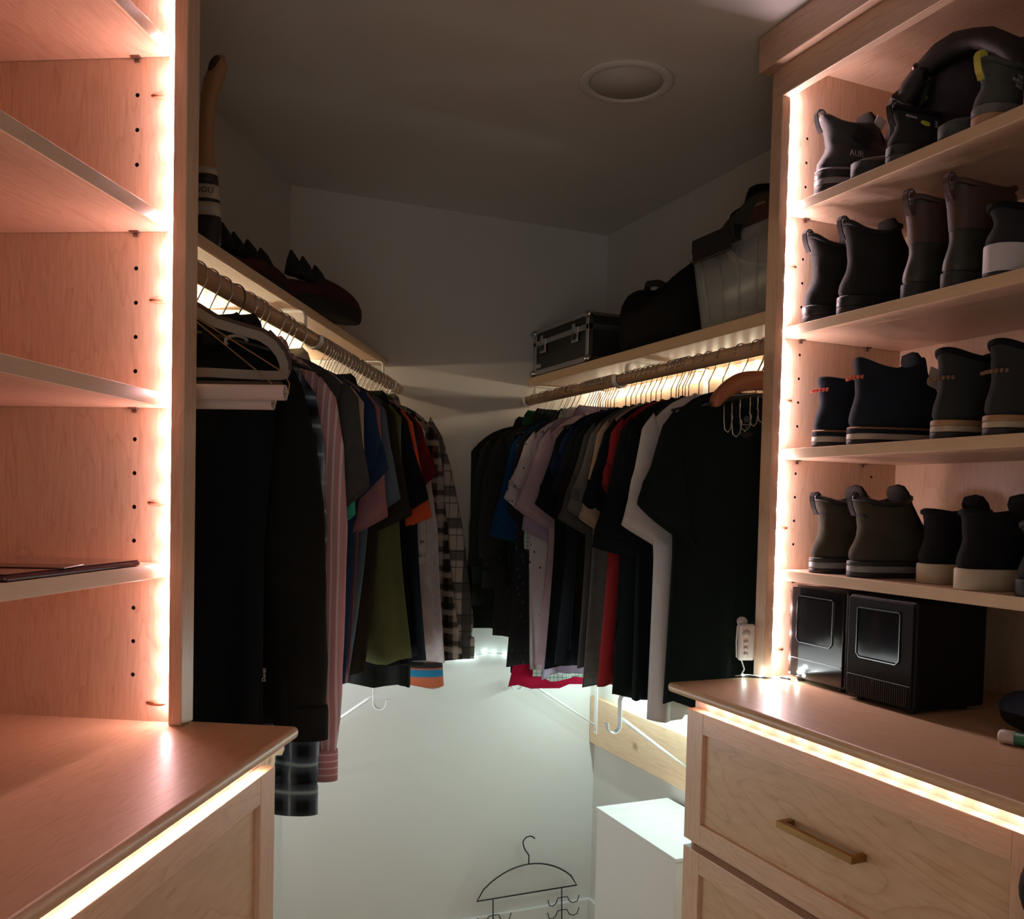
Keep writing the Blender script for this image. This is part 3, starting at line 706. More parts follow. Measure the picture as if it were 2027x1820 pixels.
# -- T-shirt rod, from the shoe unit to the back wall
RW = [
 ('t_shirt', 'black V-neck T-shirt facing out, small round logo inside the neck', 't-shirt', 1.655, black1, dict(tip=.067, slen=.165, hem=-.77, wide=.165, mid=.158)),
 ('t_shirt', 'pale grey-white T-shirt behind the black V-neck', 't-shirt', 1.738, C('jersey_white', (.52, .51, .51)), dict(tip=.052, slen=.21, hem=-.812, wide=.165, mid=.160)),
 ('t_shirt', 'black T-shirt just behind the pale grey-white one', 't-shirt', 1.790, black2, dict(tip=.090, slen=.225, hem=-.78, wide=.178)),
 ('t_shirt', 'black T-shirt with red T-shirt behind it', 't-shirt', 1.832, black1, dict(tip=.075, slen=.265, hem=-.785, wide=.195)),
 ('t_shirt', 'red T-shirt between two black ones', 't-shirt', 1.875, C('jersey_red', (.22, .018, .022)), dict(tip=.030, slen=.12, hem=-.757, wide=.212)),
 ('t_shirt', 'black T-shirt between the red and the tan one', 't-shirt', 1.912, black2, dict(tip=.06, slen=.16, hem=-.72, wide=.16)),
 ('t_shirt', 'tan T-shirt showing as a narrow strip among greys', 't-shirt', 1.946, C('jersey_tan', (.34, .25, .18)), dict(tip=.048, slen=.20, hem=-.68, wide=.15)),
 ('t_shirt', 'mid grey T-shirt with soft fleece look', 't-shirt', 1.978, grey, dict(tip=.068, slen=.180, hem=-.785, wide=.195)),
 ('t_shirt', 'dark charcoal T-shirt behind the mid grey one', 't-shirt', 2.012, char, dict(tip=.074, slen=.205, hem=-.74, wide=.20)),
 ('t_shirt', 'brown-black T-shirt ahead of the blue-black one', 't-shirt', 2.050, black3, dict(tip=.066, slen=.19, hem=-.70, wide=.20)),
 ('t_shirt', 'dark blue-black T-shirt at the middle of the rod', 't-shirt', 2.092, C('jersey_bluenight', (.010, .013, .017)), dict(tip=.055, slen=.13, hem=-.745, wide=.225)),
 ('t_shirt', 'royal navy T-shirt showing a thin blue shoulder', 't-shirt', 2.130, C('jersey_royal', (.010, .022, .065)), dict(tip=.045, slen=.08, hem=-.70, wide=.18)),
 ('t_shirt', 'broad black T-shirt in front of the lilac one', 't-shirt', 2.172, black2, dict(tip=.062, slen=.170, hem=-.768, wide=.213)),
 ('t_shirt', 'lilac pink T-shirt with pointed sleeve', 't-shirt', 2.270, C('jersey_lilac', (.38, .28, .32)), dict(tip=.080, slen=.180, hem=-.78, wide=.20, mid=.165)),
 ('shirt', 'lavender shirt between the lilac and the printed white one', 'shirt', 2.315, C('lavender', (.30, .24, .34)), dict(kind='polo', tip=.035, slen=.24, hem=-.82, wide=.16, mid=.14)),
 ('shirt', 'white shirt printed with scattered small dark marks', 'shirt', 2.372, print_white, dict(kind='polo', tip=.068, slen=.155, hem=-.82, wide=.155, mid=.175)),
 ('shirt', 'mint checked shirt under the printed white one', 'shirt', 2.412, check_mint, dict(kind='polo', sh=.17, tip=.010, slen=.30, hem=-.85, wide=.135, mid=.12, fold=.4)),
 ('shirt', 'black shirt with faint floral print, long, ahead of the crimson hem', 'shirt', 2.432, marks('floral_black', (.007, .008, .010), (.035, .038, .045), 55, .25), dict(kind='polo', tip=.03, slen=.20, hem=-.805, wide=.215, mid=.195, fold=.35)),
 ('t_shirt', 'crimson garment whose hem shows below the pale shirts', 't-shirt', 2.464, C('crimson', (.30, .004, .030)), dict(sh=.14, tip=.01, slen=.1, hem=-.884, wide=.195, mid=.12, fold=.3)),
 ('t_shirt', 'bright blue T-shirt half hidden by the dark jackets', 't-shirt', 2.492, C('jersey_blue', (.006, .045, .125)), dict(sh=.185, tip=.072, slen=.265, hem=-.70, wide=.10, mid=.13)),
 ('shirt', 'dark teal shirt before the jackets', 'shirt', 2.540, C('teal_dark', (.008, .020, .024)), dict(kind='polo', hem=-.855, tip=.03, slen=.2, sh=.18, wide=.150, mid=.16, fold=.6)),
 ('jacket', 'dark grey jacket between the floral black shirt and green-lined jacket', 'jacket', 2.600, C('quilt_dark', (.022, .024, .022), .4), dict(kind='jacket', th=.030, hem=-.745, cuff_z=-.60, sh=.200, wide=.19, fold=.6)),
 ('jacket', 'dark green-black jacket with green lining at the collar', 'jacket', 2.672, C('green_black', (.014, .022, .018)), dict(kind='jacket', th=.032, hem=-.74, cuff_z=-.66, sh=.205, wide=.225, collar_m=C('lining_green', (.012, .07, .035)))),
 ('vest', 'black padded vest at the far end of the T-shirt rod', 'vest', 2.745, C('vest_black', (.012, .014, .012), .4), dict(kind='vest', th=.034, hem=-.72, sh=.22, wide=.235)),
]
for i, (nm, lb, ct_, s, m, kw) in enumerate(RW):
    garment(nm, lb, ct_, ('R', s), m, seed=40+i, group=GR, **kw)

def nth(n):
    return {1: 'first', 2: 'second', 3: 'third', 4: 'fourth', 5: 'fifth', 6: 'sixth', 7: 'seventh', 8: 'eighth', 9: 'ninth', 10: 'tenth', 11: 'eleventh', 12: 'twelfth', 13: 'thirteenth', 14: 'fourteenth', 15: 'fifteenth',
            16: 'sixteenth', 17: 'seventeenth', 18: 'eighteenth', 19: 'nineteenth', 20: 'twentieth'}.get(n, None) or ('twenty-'+nth(n-20) if n < 30 else ('thirtieth' if n == 30 else 'thirty-'+nth(n-30)))
hl = sorted([1.47, 1.519, 1.569, 1.679, 1.715, 1.739, 1.818, 1.86, 1.889, 1.949, 2.09, 2.119, 2.137, 2.156, 2.175, 2.195, 2.225, 2.256, 2.288, 2.32, 2.342, 2.364, 2.40, 2.435, 2.47, 2.509, 2.551, 2.588, 2.615, 2.661, 2.70, 2.765])
for i, s in enumerate(hl):
    hanger('silver hanger hook, %s from the post on the long-shirt rod' % nth(i+1), ('L', s), CHROME, group='hooks on the long-shirt rod', tilt=random.uniform(-.05, .05))
BLACK_HOOK = plain('black_hook', (.015, .014, .013), .4)
hanger('black hanger hook among the silver ones near the post', ('L', 1.622), BLACK_HOOK, tilt=.1)
hr = [1.575, 1.603, 1.658, 1.724, 1.777, 1.817, 1.859, 1.874, 1.885, 1.902, 1.913, 1.935, 1.981, 2.005, 2.029, 2.054, 2.079, 2.104, 2.130, 2.157, 2.22, 2.24, 2.256, 2.269, 2.285, 2.298, 2.314, 2.328, 2.343, 2.359, 2.374, 2.395, 2.455, 2.523, 2.54, 2.575, 2.63, 2.649, 2.687, 2.746]
for i, s in enumerate(hr):
    hanger('silver hanger hook, %s from the shoe unit on the T-shirt rod' % nth(i+1), ('R', s), CHROME, group='hooks on the T-shirt rod', tilt=random.uniform(-.05, .05))
hanger('black hanger hook among the silver ones towards the back wall', ('R', 2.488), BLACK_HOOK, tilt=.1)

# ---------------------------------------------------------------- shoes
def outline(heel, toe, hw, n=32, toe_sharp=.9):
    pts = []
    for k in range(n):
        a = 2*pi*k/n
        u = .5-.5*math.cos(a)                       # 0 heel .. 1 toe
        x = heel+(toe-heel)*u
        sy = math.sin(a)
        sh_ = (.84+.16*math.sin(pi*min(1, max(0, (u-.2)/.8))))*(abs(sy)**.72)
        pts.append((x, hw*sh_*(1 if sy >= 0 else -1)))
    return pts
PROFILES = {  # (height fraction or metres above the shelf, heel, toe fraction of L, half-width fraction of W)
 'sneaker': [(.000, .004, .985, .94), (.012, .000, .985, 1.0), (.026, .002, .95, .98), (.044, .006, .84, .88), (.060, .010, .70, .76), (.078, .012, .58, .70), (.095, .010, .51, .70), (.110, .004, .47, .70)],
 'boot': [(.000, .004, .985, .94), (.014, .000, .98, 1.0), (.034, .002, .93, .98), (.055, .008, .80, .88), (.075, .014, .66, .78), (.100, .018, .55, .72), (.130, .014, .49, .72), (.155, .006, .47, .76), (.170, .000, .46, .76)],
 'chukka': [(.000, .004, .985, .94), (.014, .000, .98, 1.0), (.034, .002, .93, .98), (.055, .006, .80, .90), (.075, .010, .68, .82), (.095, .010, .60, .78), (.115, .010, .55, .76), (.135, .004, .53, .78)],
 'tall': [(.000, .004, .985, .94), (.014, .000, .98, 1.0), (.034, .002, .93, .98), (.060, .006, .76, .86), (.085, .012, .62, .80), (.120, .014, .53, .80), (.150, .012, .50, .82), (.185, .008, .49, .84), (.205, .004, .49, .86)],
}
def shoe(label, kind, x, y, z, rot, upper, sole, L_=.275, W_=.092, hs=.026, tilt=0.0, scale_h=1.0, layers=None, collar=None, tongue=None, loop=None, laces=None, cat='shoe', name='shoe', group=None,
         rise=.018, features=(), inner=None, tongue_up=0.0):
    """toe towards local +x, heel at the origin"""
    t = thing(name, label, cat, (x, y, z), rot, group)
    t.rotation_euler = (0, tilt, rot)
    hw = W_/2
    lay = layers or [(0, hs, sole)]
    for i, (z0, z1, m) in enumerate(lay):
        e = .0035
        rr = []
        for zz, ex in ((z0, e-.0015 if i == 0 else e), (z0+.002, e), (z1-.002, e), (z1, e-.001)):
            rr.append([(px, py, zz+(.006*max(0, (px/L_-.72)/.28)**2 if z0 == 0 and zz < z1-.001 else .004*max(0, (px/L_-.72)/.28)**2)) for px, py in outline(-ex, L_*.985+ex, hw+ex)])
        MB().loft(rr).build('sole' if i == 0 else 'midsole', m, t)
    top = lay[-1][1]-.001
    P = PROFILES[kind]; rr = []
    Ht = P[-1][0]*scale_h
    fine = []
    for a, b in zip(P[:-1], P[1:]):
        for q in range(2):
            f = q/2; fine.append([a[i]*(1-f)+b[i]*f for i in range(4)])
    fine.append(list(P[-1]))
    def ringz(h, hl, tf, wf, dz=0.0, shrink=1.0):
        ht_ = L_*tf; ring = []; lift = h*scale_h/Ht
        c = (hl+ht_)/2
        for px, py in outline(hl, ht_, hw*wf):
            u = (px-hl)/(ht_-hl)
            # the collar rises to heel tab and to the front of the ankle
            zz = top+h*scale_h+rise*lift**4*((u-.45)**2*3.2-.12)
            # the leather is softer where it bends
            ring.append((c+(px-c)*shrink, py*shrink+.0015*math.sin(9*u+h*70), zz+dz))
        return ring
    for h, hl, tf, wf in fine: rr.append(ringz(h, hl, tf, wf))
    h, hl, tf, wf = P[-1]
    rr.append(ringz(h, hl, tf, wf, .004, .97)); rr.append(ringz(h, hl, tf, wf, .002, .90)); rr.append(ringz(h, hl, tf, wf, -.012, .84))
    MB().loft(rr, True, False).build('upper', upper, t)
    rr2 = [ringz(h, hl, tf, wf, -.010, .845), ringz(h, hl, tf, wf, -.05*min(1, scale_h), .80)]
    MB().loft(rr2, False, True).build('lining', inner or plain('shoe_lining', (.012, .012, .012), .95), t)
    if collar:
        MB().tube([Vector(p)+Vector((0, 0, .001)) for p in ringz(h, hl, tf, wf, 0, .985)], .0052, 6, True).build('collar', collar, t)
    fx = L_*P[-1][2]
    if tongue:
        b = []
        for k, (dx, dz, w) in enumerate(((.045, -.055, .022), (.022, -.028, .024), (.0, tongue_up*.3, .026), (-.010, .022+tongue_up, .026), (-.014, .034+tongue_up, .018))):
            b.append([(fx+dx-.012, -w, top+Ht+dz), (fx+dx-.010, 0, top+Ht+dz+.004), (fx+dx-.012, w, top+Ht+dz), (fx+dx-.019, w*.9, top+Ht+dz-.002), (fx+dx-.018, 0, top+Ht+dz), (fx+dx-.019, -w*.9, top+Ht+dz-.002)])
        MB().loft(b).build('tongue', tongue, t)
    if loop:
        zt = top+Ht+rise*.5
        path = [(.001, zt-.030), (-.006, zt-.018), (-.010, zt-.006), (-.011, zt+.004), (-.007, zt+.011), (.000, zt+.012), (.006, zt+.008), (.009, zt-.002)]
        MB().bar(path, .011, .0022).build('pull_loop', loop, t)
    if laces:
        for q in range(4 if kind != 'sneaker' else 3):
            f = .32+.15*q
            i0 = f*(len(P)-1); i = int(i0); g = i0-i
            pa = [P[i][j]*(1-g)+P[min(i+1, len(P)-1)][j]*g for j in range(4)]
            lx = L_*pa[2]-.012; lz = top+pa[0]*scale_h
            w = hw*pa[3]*.55
            MB().tube([(lx-.020, -w, lz-.004), (lx+.004, -w*.5, lz+.004), (lx+.010, 0, lz+.006), (lx+.004, w*.5, lz+.004), (lx-.020, w, lz-.004)], .0022, 5).build('lace', laces, t)
    for f in features: f(t, top, Ht, L_, hw)
    return t
NUB = plain('nubuck_black', (.016, .016, .016), .8, bump=.3, bscale=500, spec=.25)
LEATH = plain('leather_black', (.014, .015, .016), .42, bump=.15, bscale=300)
NAVY = plain('canvas_navy', (.014, .020, .030), .9, bump=.3, bscale=800, spec=.2)
OLIVE = plain('suede_olive', (.050, .045, .030), .9, bump=.3, bscale=600, spec=.2)
RUB = plain('rubber_black', (.014, .014, .013), .6)
OFFW = plain('midsole_cream', (.50, .43, .34), .6); OFFW2 = plain('midsole_beige', (.46, .38, .27), .65, var=.08)
WSOLE = plain('midsole_white', (.55, .54, .55), .6); TAN = plain('welt_tan', (.36, .20, .10), .6)
ORANGE = plain('stitch_orange', (.55, .10, .05), .8); GREYP = plain('grey_band', (.20, .20, .21), .5)
YEL = plain('yellow_web', (.50, .46, .07), .85, bump=.4, bscale=700); YEL2 = plain('yellow_lining', (.62, .60, .06), .9)
MESH_G = plain('mesh_grey_green', (.060, .066, .058), .75, bump=.6, bscale=420, var=.25, vscale=260)
GUM = plain('gum_sole', (.40, .24, .13), .6); TOEG = plain('toe_green_grey', (.060, .072, .066), .55, var=.15, vscale=30)
MARK = plain('print_grey', (.34, .34, .34), .6); LABELW = plain('care_label', (.62, .62, .62), .7)
BROWN_B = plain('boot_maroon_leather', (.050, .022, .018), .6, bump=.15, bscale=200); BROWN_L = plain('boot_green_rubber', (.028, .028, .018), .5)

def stitch(m, dx=0.0, dz=-.018, span=1.15):
    def f(t, top, Ht, L_, hw):
        for k in range(7):
            a = pi-span/2+span*k/6
            x = hw*.80*(1+math.cos(a))-.0015; y = hw*.80*math.sin(a)
            o = MB().sphere((0, 0, 0), 1, 8, 5).build('stitch', m, t); o.scale = (.0030, .0052, .0036); o.location = (x+dx, y, top+Ht+dz); o.rotation_euler = (.4, 0, a+pi/2)
    return f
def side_label(txt, m, px, pz, size, side=-1, f_hw=.80, tiltz=0.0):
    def f(t, top, Ht, L_, hw):
        text('lettering', txt, size, m, t, (px, side*(hw*f_hw+.0025), pz), (pi/2, tiltz, 0 if side < 0 else pi))
    return f
def patch(m, px, pz, w, h, side=-1, yoff=.84, rot=.3):
    def f(t, top, Ht, L_, hw):
        o = MB().box(-w/2, w/2, -.0012, .0012, -h/2, h/2).build('label_patch', m, t, bevel=.001); o.location = (px, side*(hw*yoff), pz); o.rotation_euler = (0, rot, 0)
    return f
Z1, Z2, Z3, Z4 = 2.107, 1.868, 1.627, 1.387
# bottom shelf of shoes
G4 = 'olive boots with padded collar'
for y, r, lb in ((1.382, .05, 'olive-black ankle boot with grey stripe sole, close to the string light, lowest shelf'), (1.283, -.02, 'olive-black ankle boot with grey stripe sole, beside the cream-soled sneakers')):
    shoe(lb, 'boot', 1.218, y, Z4, r, OLIVE, RUB, hs=.026, layers=[(0, .010, RUB), (.010, .022, GREYP), (.022, .030, RUB)], collar=LEATH, tongue=NUB, loop=NUB, laces=BLACK_WIRE, name='ankle_boot', cat='boot', scale_h=.62, rise=.016)
for x, y, r, lb in ((1.250, 1.150, .04, 'black high sneaker with thick cream sole, behind its pair on the lowest shoe shelf'), (1.210, 1.040, -.06, 'black sneaker with thick cream sole and loose laces, on the lowest shoe shelf')):
    shoe(lb, 'chukka', x, y, Z4, r, BLACK, OFFW2, hs=.034, collar=BLACK, laces=BLACK_WIRE, name='sneaker', scale_h=.62, rise=.010, tongue=BLACK)
shoe('low all-black shoe at the end of the lowest shoe shelf', 'sneaker', 1.212, .930, Z4, 0, NUB, RUB, scale_h=.66, laces=BLACK_WIRE, collar=NUB, tongue=NUB)
# third shelf
ls = [(0, .010, RUB), (.010, .021, OFFW), (.021, .029, NAVY), (.029, .0325, TAN)]
shoe('navy slipper boot with orange stitching at the heel, closest to the light string', 'chukka', 1.212, 1.380, Z3, .06, NAVY, RUB, layers=ls, W_=.088, scale_h=.70, features=(stitch(ORANGE),), name='slipper_boot', cat='boot', tongue=NAVY, rise=.008)
shoe('navy slipper boot with orange stitching and a pale care label on its tongue', 'chukka', 1.214, 1.292, Z3, -.10, NAVY, RUB, layers=ls, W_=.092, L_=.285, scale_h=.80, features=(stitch(ORANGE), patch(LABELW, .160, .128, .030, .036, yoff=.52)), name='slipper_boot', cat='boot', tongue=NAVY, laces=BLACK_WIRE, rise=.03)
lt = [(0, .012, RUB), (.012, .022, OFFW2), (.022, .031, TAN)]
shoe('dark slipper boot with brown stitched heel and tan welt, beside the labelled navy one', 'chukka', 1.214, 1.098, Z3, .10, plain('felt_dark', (.020, .023, .022), .95), RUB, layers=lt, scale_h=.76, features=(stitch(plain('stitch_brown', (.20, .11, .06), .9), dz=-.034),), name='slipper_boot', cat='boot', collar=BLACK, rise=.02)
shoe('dark slipper boot with brown stitched heel and tan welt, farthest along that shelf', 'chukka', 1.212, .998, Z3, .04, plain('felt_dark', (.020, .023, .022), .95), RUB, layers=lt, scale_h=.75, features=(stitch(plain('stitch_brown', (.20, .11, .06), .9), dz=-.034),), name='slipper_boot', cat='boot', collar=BLACK, rise=.02)
# second shelf
for y, r, lb in ((1.424, .02, 'black hiking boot with tall pull tab, nearest the light string on the second shelf'), (1.330, -.05, 'black hiking boot with tall pull tab, next to the maroon boots')):
    shoe(lb, 'boot', 1.214, y, Z2, r, NUB, RUB, W_=.084, scale_h=.70, loop=NUB, collar=NUB, tongue=NUB, laces=BLACK_WIRE, name='hiking_boot', cat='boot', rise=.03, layers=[(0, .016, RUB), (.016, .034, LEATH)])
for x, y, lb in ((1.216, 1.178, 'maroon-topped rubber boot beside the black hiking boots'), (1.213, 1.092, 'maroon-topped rubber boot beside the white-soled sneaker')):
    o = shoe(lb, 'tall', x, y, Z2, .02, BROWN_L, RUB, W_=.084, scale_h=.66, collar=BROWN_B, loop=BROWN_B, name='rubber_boot', cat='boot', rise=.02)
    rr = []
    for h, e in ((.070, .0015), (.082, .003), (.105, .003), (.133, .003)):
        i = next(k for k in range(len(PROFILES['tall'])-1) if PROFILES['tall'][k+1][0]*.66 >= h); a, b = PROFILES['tall'][i], PROFILES['tall'][i+1]
        g = (h/.66-a[0])/(b[0]-a[0]); pa = [a[j]*(1-g)+b[j]*g for j in range(4)]
        rr.append([(px, py*1.04, .025+h) for px, py in outline(pa[1]-e, .275*pa[2]+e, .042*pa[3]+e)])
    MB().loft(rr, False, False).build('shaft', BROWN_B, o)
shoe('black sneaker with big white sole at the end of the second shelf', 'sneaker', 1.206, 1.006, Z2, -.04, plain('knit_black', (.014, .015, .018), .9), WSOLE, hs=.046, layers=[(0, .006, RUB), (.006, .048, WSOLE)], scale_h=.50, rise=.01, laces=BLACK_WIRE, name='sneaker', collar=BLACK, tongue=BLACK,
     features=(patch(plain('red_tag', (.35, .03, .03), .7), .03, .085, .004, .012, yoff=.80, rot=.2),))
# top shelf
shoe('black hiking boot with ribbed ankle panel and white size label', 'boot', 1.214, 1.402, Z1, -.10, plain('boot_coal', (.022, .023, .026), .6, bump=.2, bscale=500), RUB, W_=.095, scale_h=.50, loop=NUB, tongue=NUB, laces=BLACK_WIRE, name='hiking_boot', cat='boot', rise=.030,
     layers=[(0, .018, RUB), (.018, .030, GREYP), (.030, .044, LEATH), (.044, .048, GREYP)],
     features=(patch(LABELW, .112, .143, .022, .020, yoff=.62, rot=.5), patch(NUB, .070, .108, .040, .030, yoff=.76, rot=.45), side_label('AUR', MARK, .05, .070, .016, f_hw=.90), side_label('PLUS', plain('print_light', (.6, .6, .6), .6), .128, .112, .008, f_hw=.76)))
shoe('black trail shoe with yellow lining and thin heel loop', 'sneaker', 1.212, 1.218, Z1, .04, plain('softshell_black', (.012, .012, .013), .85), RUB, scale_h=.52, loop=BLACK_PL, inner=YEL2, tongue=YEL2, tongue_up=.022, collar=BLACK, name='trail_shoe', rise=.012, hs=.03,
     layers=[(0, .014, plain('sole_grey', (.06, .06, .055), .7)), (.014, .030, RUB)], features=(patch(MARK, .012, .072, .026, .0035, yoff=.62, rot=0),))
shoe('worn grey shoe toe turned outwards between the black boot and the yellow-lined shoe', 'sneaker', 1.470, 1.290, Z1, pi-.05, plain('worn_grey', (.085, .075, .066), .8, bump=.5, bscale=90, var=.4, vscale=40), RUB, L_=.262, scale_h=.42, name='trail_shoe')
shoe('grey-green shoe with rounded rubber toe turned outwards, in front of the backpack', 'sneaker', 1.478, 1.118, Z1, pi+.04, TOEG, plain('sole_dark_green', (.045, .055, .05), .6), L_=.268, scale_h=.48, name='trail_shoe', hs=.024, features=(side_label('E', MARK, .24, .045, .014, f_hw=.8),))
def tnf(px, pz):
    def f(t, top, Ht, L_, hw):
        for k, s_ in enumerate(('THE', 'NORTH', 'FACE')):
            text('lettering', s_, .0085, MARK, t, (px, -(hw*.80+.0025), pz-.0075*k), (pi/2, 0, .12), align='RIGHT')
        for k, (r0, r1) in enumerate(((.003, .006), (.0075, .0105), (.012, .015))):
            n = 8; ring0 = [(r0*math.cos(pi/2*q/n), 0, r0*math.sin(pi/2*q/n)) for q in range(n+1)]; ring1 = [(r1*math.cos(pi/2*q/n), 0, r1*math.sin(pi/2*q/n)) for q in range(n+1)]
            m = MB(); m.loft([ring0, ring1], False, False, closed=False); o = m.build('emblem', MARK, t); o.location = (px+.002, -(hw*.80+.003), pz-.013); o.rotation_euler = (0, 0, .12)
    return f
for y, lb in ((1.040, 'grey mesh trainer with yellow heel loop and mountain-brand emblem, in front of the backpack'), (.950, 'grey mesh trainer with yellow heel loop, last on the top shelf')):
    shoe(lb, 'sneaker', 1.210, y, Z1, .06 if y > 1.0 else -.02, MESH_G, GUM, scale_h=.55, loop=YEL, tongue=MESH_G, laces=YEL, collar=MESH_G, name='trainer', layers=[(0, .016, GUM), (.016, .030, plain('midsole_grey', (.13, .13, .125), .6))], features=(tnf(.045, .066),), rise=.02)

# backpack behind the trainers
t = thing('backpack', 'black backpack with padded straps lying behind the trainers on the top shelf', 'backpack', (1.365, 1.165, Z1))
rr = []
for k in range(11):
    f = k/10; z = .004+.190*f; sx = .095*(1-.25*f-.35*f**6); sy = .155*(1-.18*f-.55*f**5)
    rr.append([(sx*math.copysign(abs(math.cos(a))**.75, math.cos(a))+.012*math.sin(3*a+k), sy*math.copysign(abs(math.sin(a))**.8, math.sin(a)), z) for a in [2*pi*q/28 for q in range(28)]])
MB().loft(rr).build('body', BLACK, t)
for k, (x0, r) in enumerate(((-.060, .019), (-.022, .017), (.02, .02))):
    pts = [(x0+.01*math.sin(2*a)-.012*math.sin(a), -.138*math.cos(a), .02+.178*math.sin(a)) for a in [pi*q/14 for q in range(15)]]
    MB().tube(pts, [r*(1 if q % 3 else .86) for q in range(15)], 10).build('strap', plain('strap_padding', (.020, .020, .022), .6, bump=.2, bscale=250), t)
MB().box(-.022, .022, -.016, .016, -.012, .012).build('buckle', BLACK_GL, t, bevel=.006, loc=(-.072, .062, .182), rot=(.6, -.5, 0))
MB().box(-.016, .016, -.022, .022, -.008, .008).build('buckle', BLACK_PL, t, bevel=.003, loc=(-.080, .100, .140), rot=(.9, -.7, 0))

# ---------------------------------------------------------------- on the shelf over the T-shirt rod
ZS = 1.9285
t = thing('flight_case', 'black flight case with aluminium edges and two latches', 'case', (1.262, 2.427, ZS))
cl_, cw, ch = .392, .245, .152
MB().box(.004, cw-.004, .004, cl_-.004, .008, ch-.004).build('panel', plain('case_black', (.016, .017, .014), .55, bump=.1, bscale=400), t)
def edge(x0, x1, y0, y1, z0, z1): MB().box(x0, x1, y0, y1, z0, z1).build('edge_profile', STEEL, t, bevel=.0015)
e = .016
for z0, z1 in ((.005, .005+e), (ch-e*.7, ch), (ch-.052, ch-.036)):
    edge(0, e*.6, 0, cl_, z0, z1); edge(cw-e*.6, cw, 0, cl_, z0, z1); edge(0, cw, 0, e*.6, z0, z1); edge(0, cw, cl_-e*.6, cl_, z0, z1)
for x0 in (0, cw-e): 
    edge(x0, x0+e, 0, e*1.1, .005, ch); edge(x0, x0+e, cl_-e*1.1, cl_, .005, ch)
for x0 in (.004, cw-.004):
    for y0 in (.004, cl_-.004):
        for z0 in (.012, ch-.009):
            MB().sphere((0, 0, 0), .0165, 12, 8, (1, 1, .8)).build('corner', CHROME, t, loc=(x0, y0, z0))
for y0 in (.085, .315):
    o = MB().box(-.004, .002, -.021, .021, -.026, .020).build('latch', STEEL, t, bevel=.002, loc=(0, y0, ch-.055))
    MB().box(-.0065, -.003, -.012, .012, -.018, .000).build('latch_plate', BLACK_PL, o, bevel=.001)
    MB().box(-.009, -.003, -.010, .010, .004, .030).build('latch_hook', CHROME, o, bevel=.002)
MB().box(-.0012, .0045, .335, .372, .026, .040).build('badge', STEEL, t, bevel=.0008)
for x0 in (.03, cw-.03):
    for y0 in (.03, cl_-.03): MB().lathe([(.011, 0), (.010, .008)], 14).build('foot', RUB, t, loc=(x0, y0, 0))

t = thing('duffel_bag', 'slumped black duffel bag between the flight case and clear tote', 'bag', (1.395, 2.14, ZS))
rr = []
for k in range(15):
    f = k/14; y = .225-.40*f
    hgt = .055+.150*math.sin(pi*min(1, max(.0, f*1.02))**.55)*(.90+.10*math.cos(5*f)) if f < .62 else .055+.14*(1-(f-.62)*.9)
    if f > .52: hgt = .160+.075*abs((f-.56)/.44)**1.0
    d = .118*(math.sin(pi*min(.999, max(.001, f)))**.22)
    rr.append([(d*math.copysign(abs(math.cos(a))**.7, math.cos(a))+.004*math.sin(7*f+2*a), y, max(.001, hgt/2+hgt/2*math.copysign(abs(math.sin(a))**.75, math.sin(a))+.003*math.sin(5*a+9*f))) for a in [2*pi*q/26 for q in range(26)]])
MB().loft(rr).build('body', BLACK, t)
MB().tube([(-.05, .10, .178), (-.07, .06, .190), (-.075, .0, .180), (-.06, -.05, .155)], .009, 8).build('grip', plain('webbing_black', (.014, .013, .013), .8), t)
MB().tube([(-.02, .17, .175), (-.015, .05, .196), (-.01, -.06, .165)], .004, 6).build('zip', BLACK_PL, t)
MB().box(-.004, .004, -.014, .014, -.004, .004).build('zip_pull', BLACK_PL, t, bevel=.002, loc=(-.02, .10, .204), rot=(.6, 0, 0))

def clear_plastic():
    m = bpy.data.materials.new('clear_plastic'); m.use_nodes = True; t = m.node_tree; b = t.nodes['Principled BSDF']
    b.inputs['Base Color'].default_value = (.60, .62, .62, 1); b.inputs['Roughness'].default_value = .18; b.inputs['Specular IOR Level'].default_value = .5
    tr = N(t, 'ShaderNodeBsdfTransparent'); tr.inputs[0].default_value = (.86, .88, .88, 1)
    mx = N(t, 'ShaderNodeMixShader'); mx.inputs[0].default_value = .30
    t.links.new(tr.outputs[0], mx.inputs[1]); t.links.new(b.outputs[0], mx.inputs[2]); t.links.new(mx.outputs[0], t.nodes['Material Output'].inputs[0])
    return m
CLEAR = clear_plastic()
t = thing('storage_tote', 'clear plastic tote with one black clip handle, loosely packed', 'box', (1.40, 1.745, ZS))
def rrect(hx, hy, z, r, n=5):
    pts = []
    for sx, sy, a0 in ((1, 1, 0), (-1, 1, pi/2), (-1, -1, pi), (1, -1, 3*pi/2)):
        for k in range(n+1):
            a = a0+pi/2*k/n; pts.append((sx*(hx-r)+r*math.cos(a), sy*(hy-r)+r*math.sin(a), z))
    return pts
TH_ = .195
rr = [rrect(.118, .135, .003, .02), rrect(.122, .139, .010, .022), rrect(.138, .160, TH_-.03, .026), rrect(.139, .161, TH_-.022, .026), rrect(.147, .169, TH_-.020, .028), rrect(.149, .171, TH_, .03),
      rrect(.145, .167, TH_, .03), rrect(.136, .157, TH_-.02, .026), rrect(.117, .134, .008, .02)]
MB().loft(rr).build('tub', CLEAR, t)
for y0 in (-.10, -.03, .04, .11):
    MB().tube([(-.1235, y0*.82, .02), (-.1395, y0, TH_-.03)], .0035, 6).build('rib', CLEAR, t)
MB().box(-.171, -.143, -.055, .105, TH_-.022, TH_+.012).box(-.172, -.165, -.05, .10, TH_-.045, TH_-.005).build('clip_handle', BLACK_PL, t, bevel=.006)
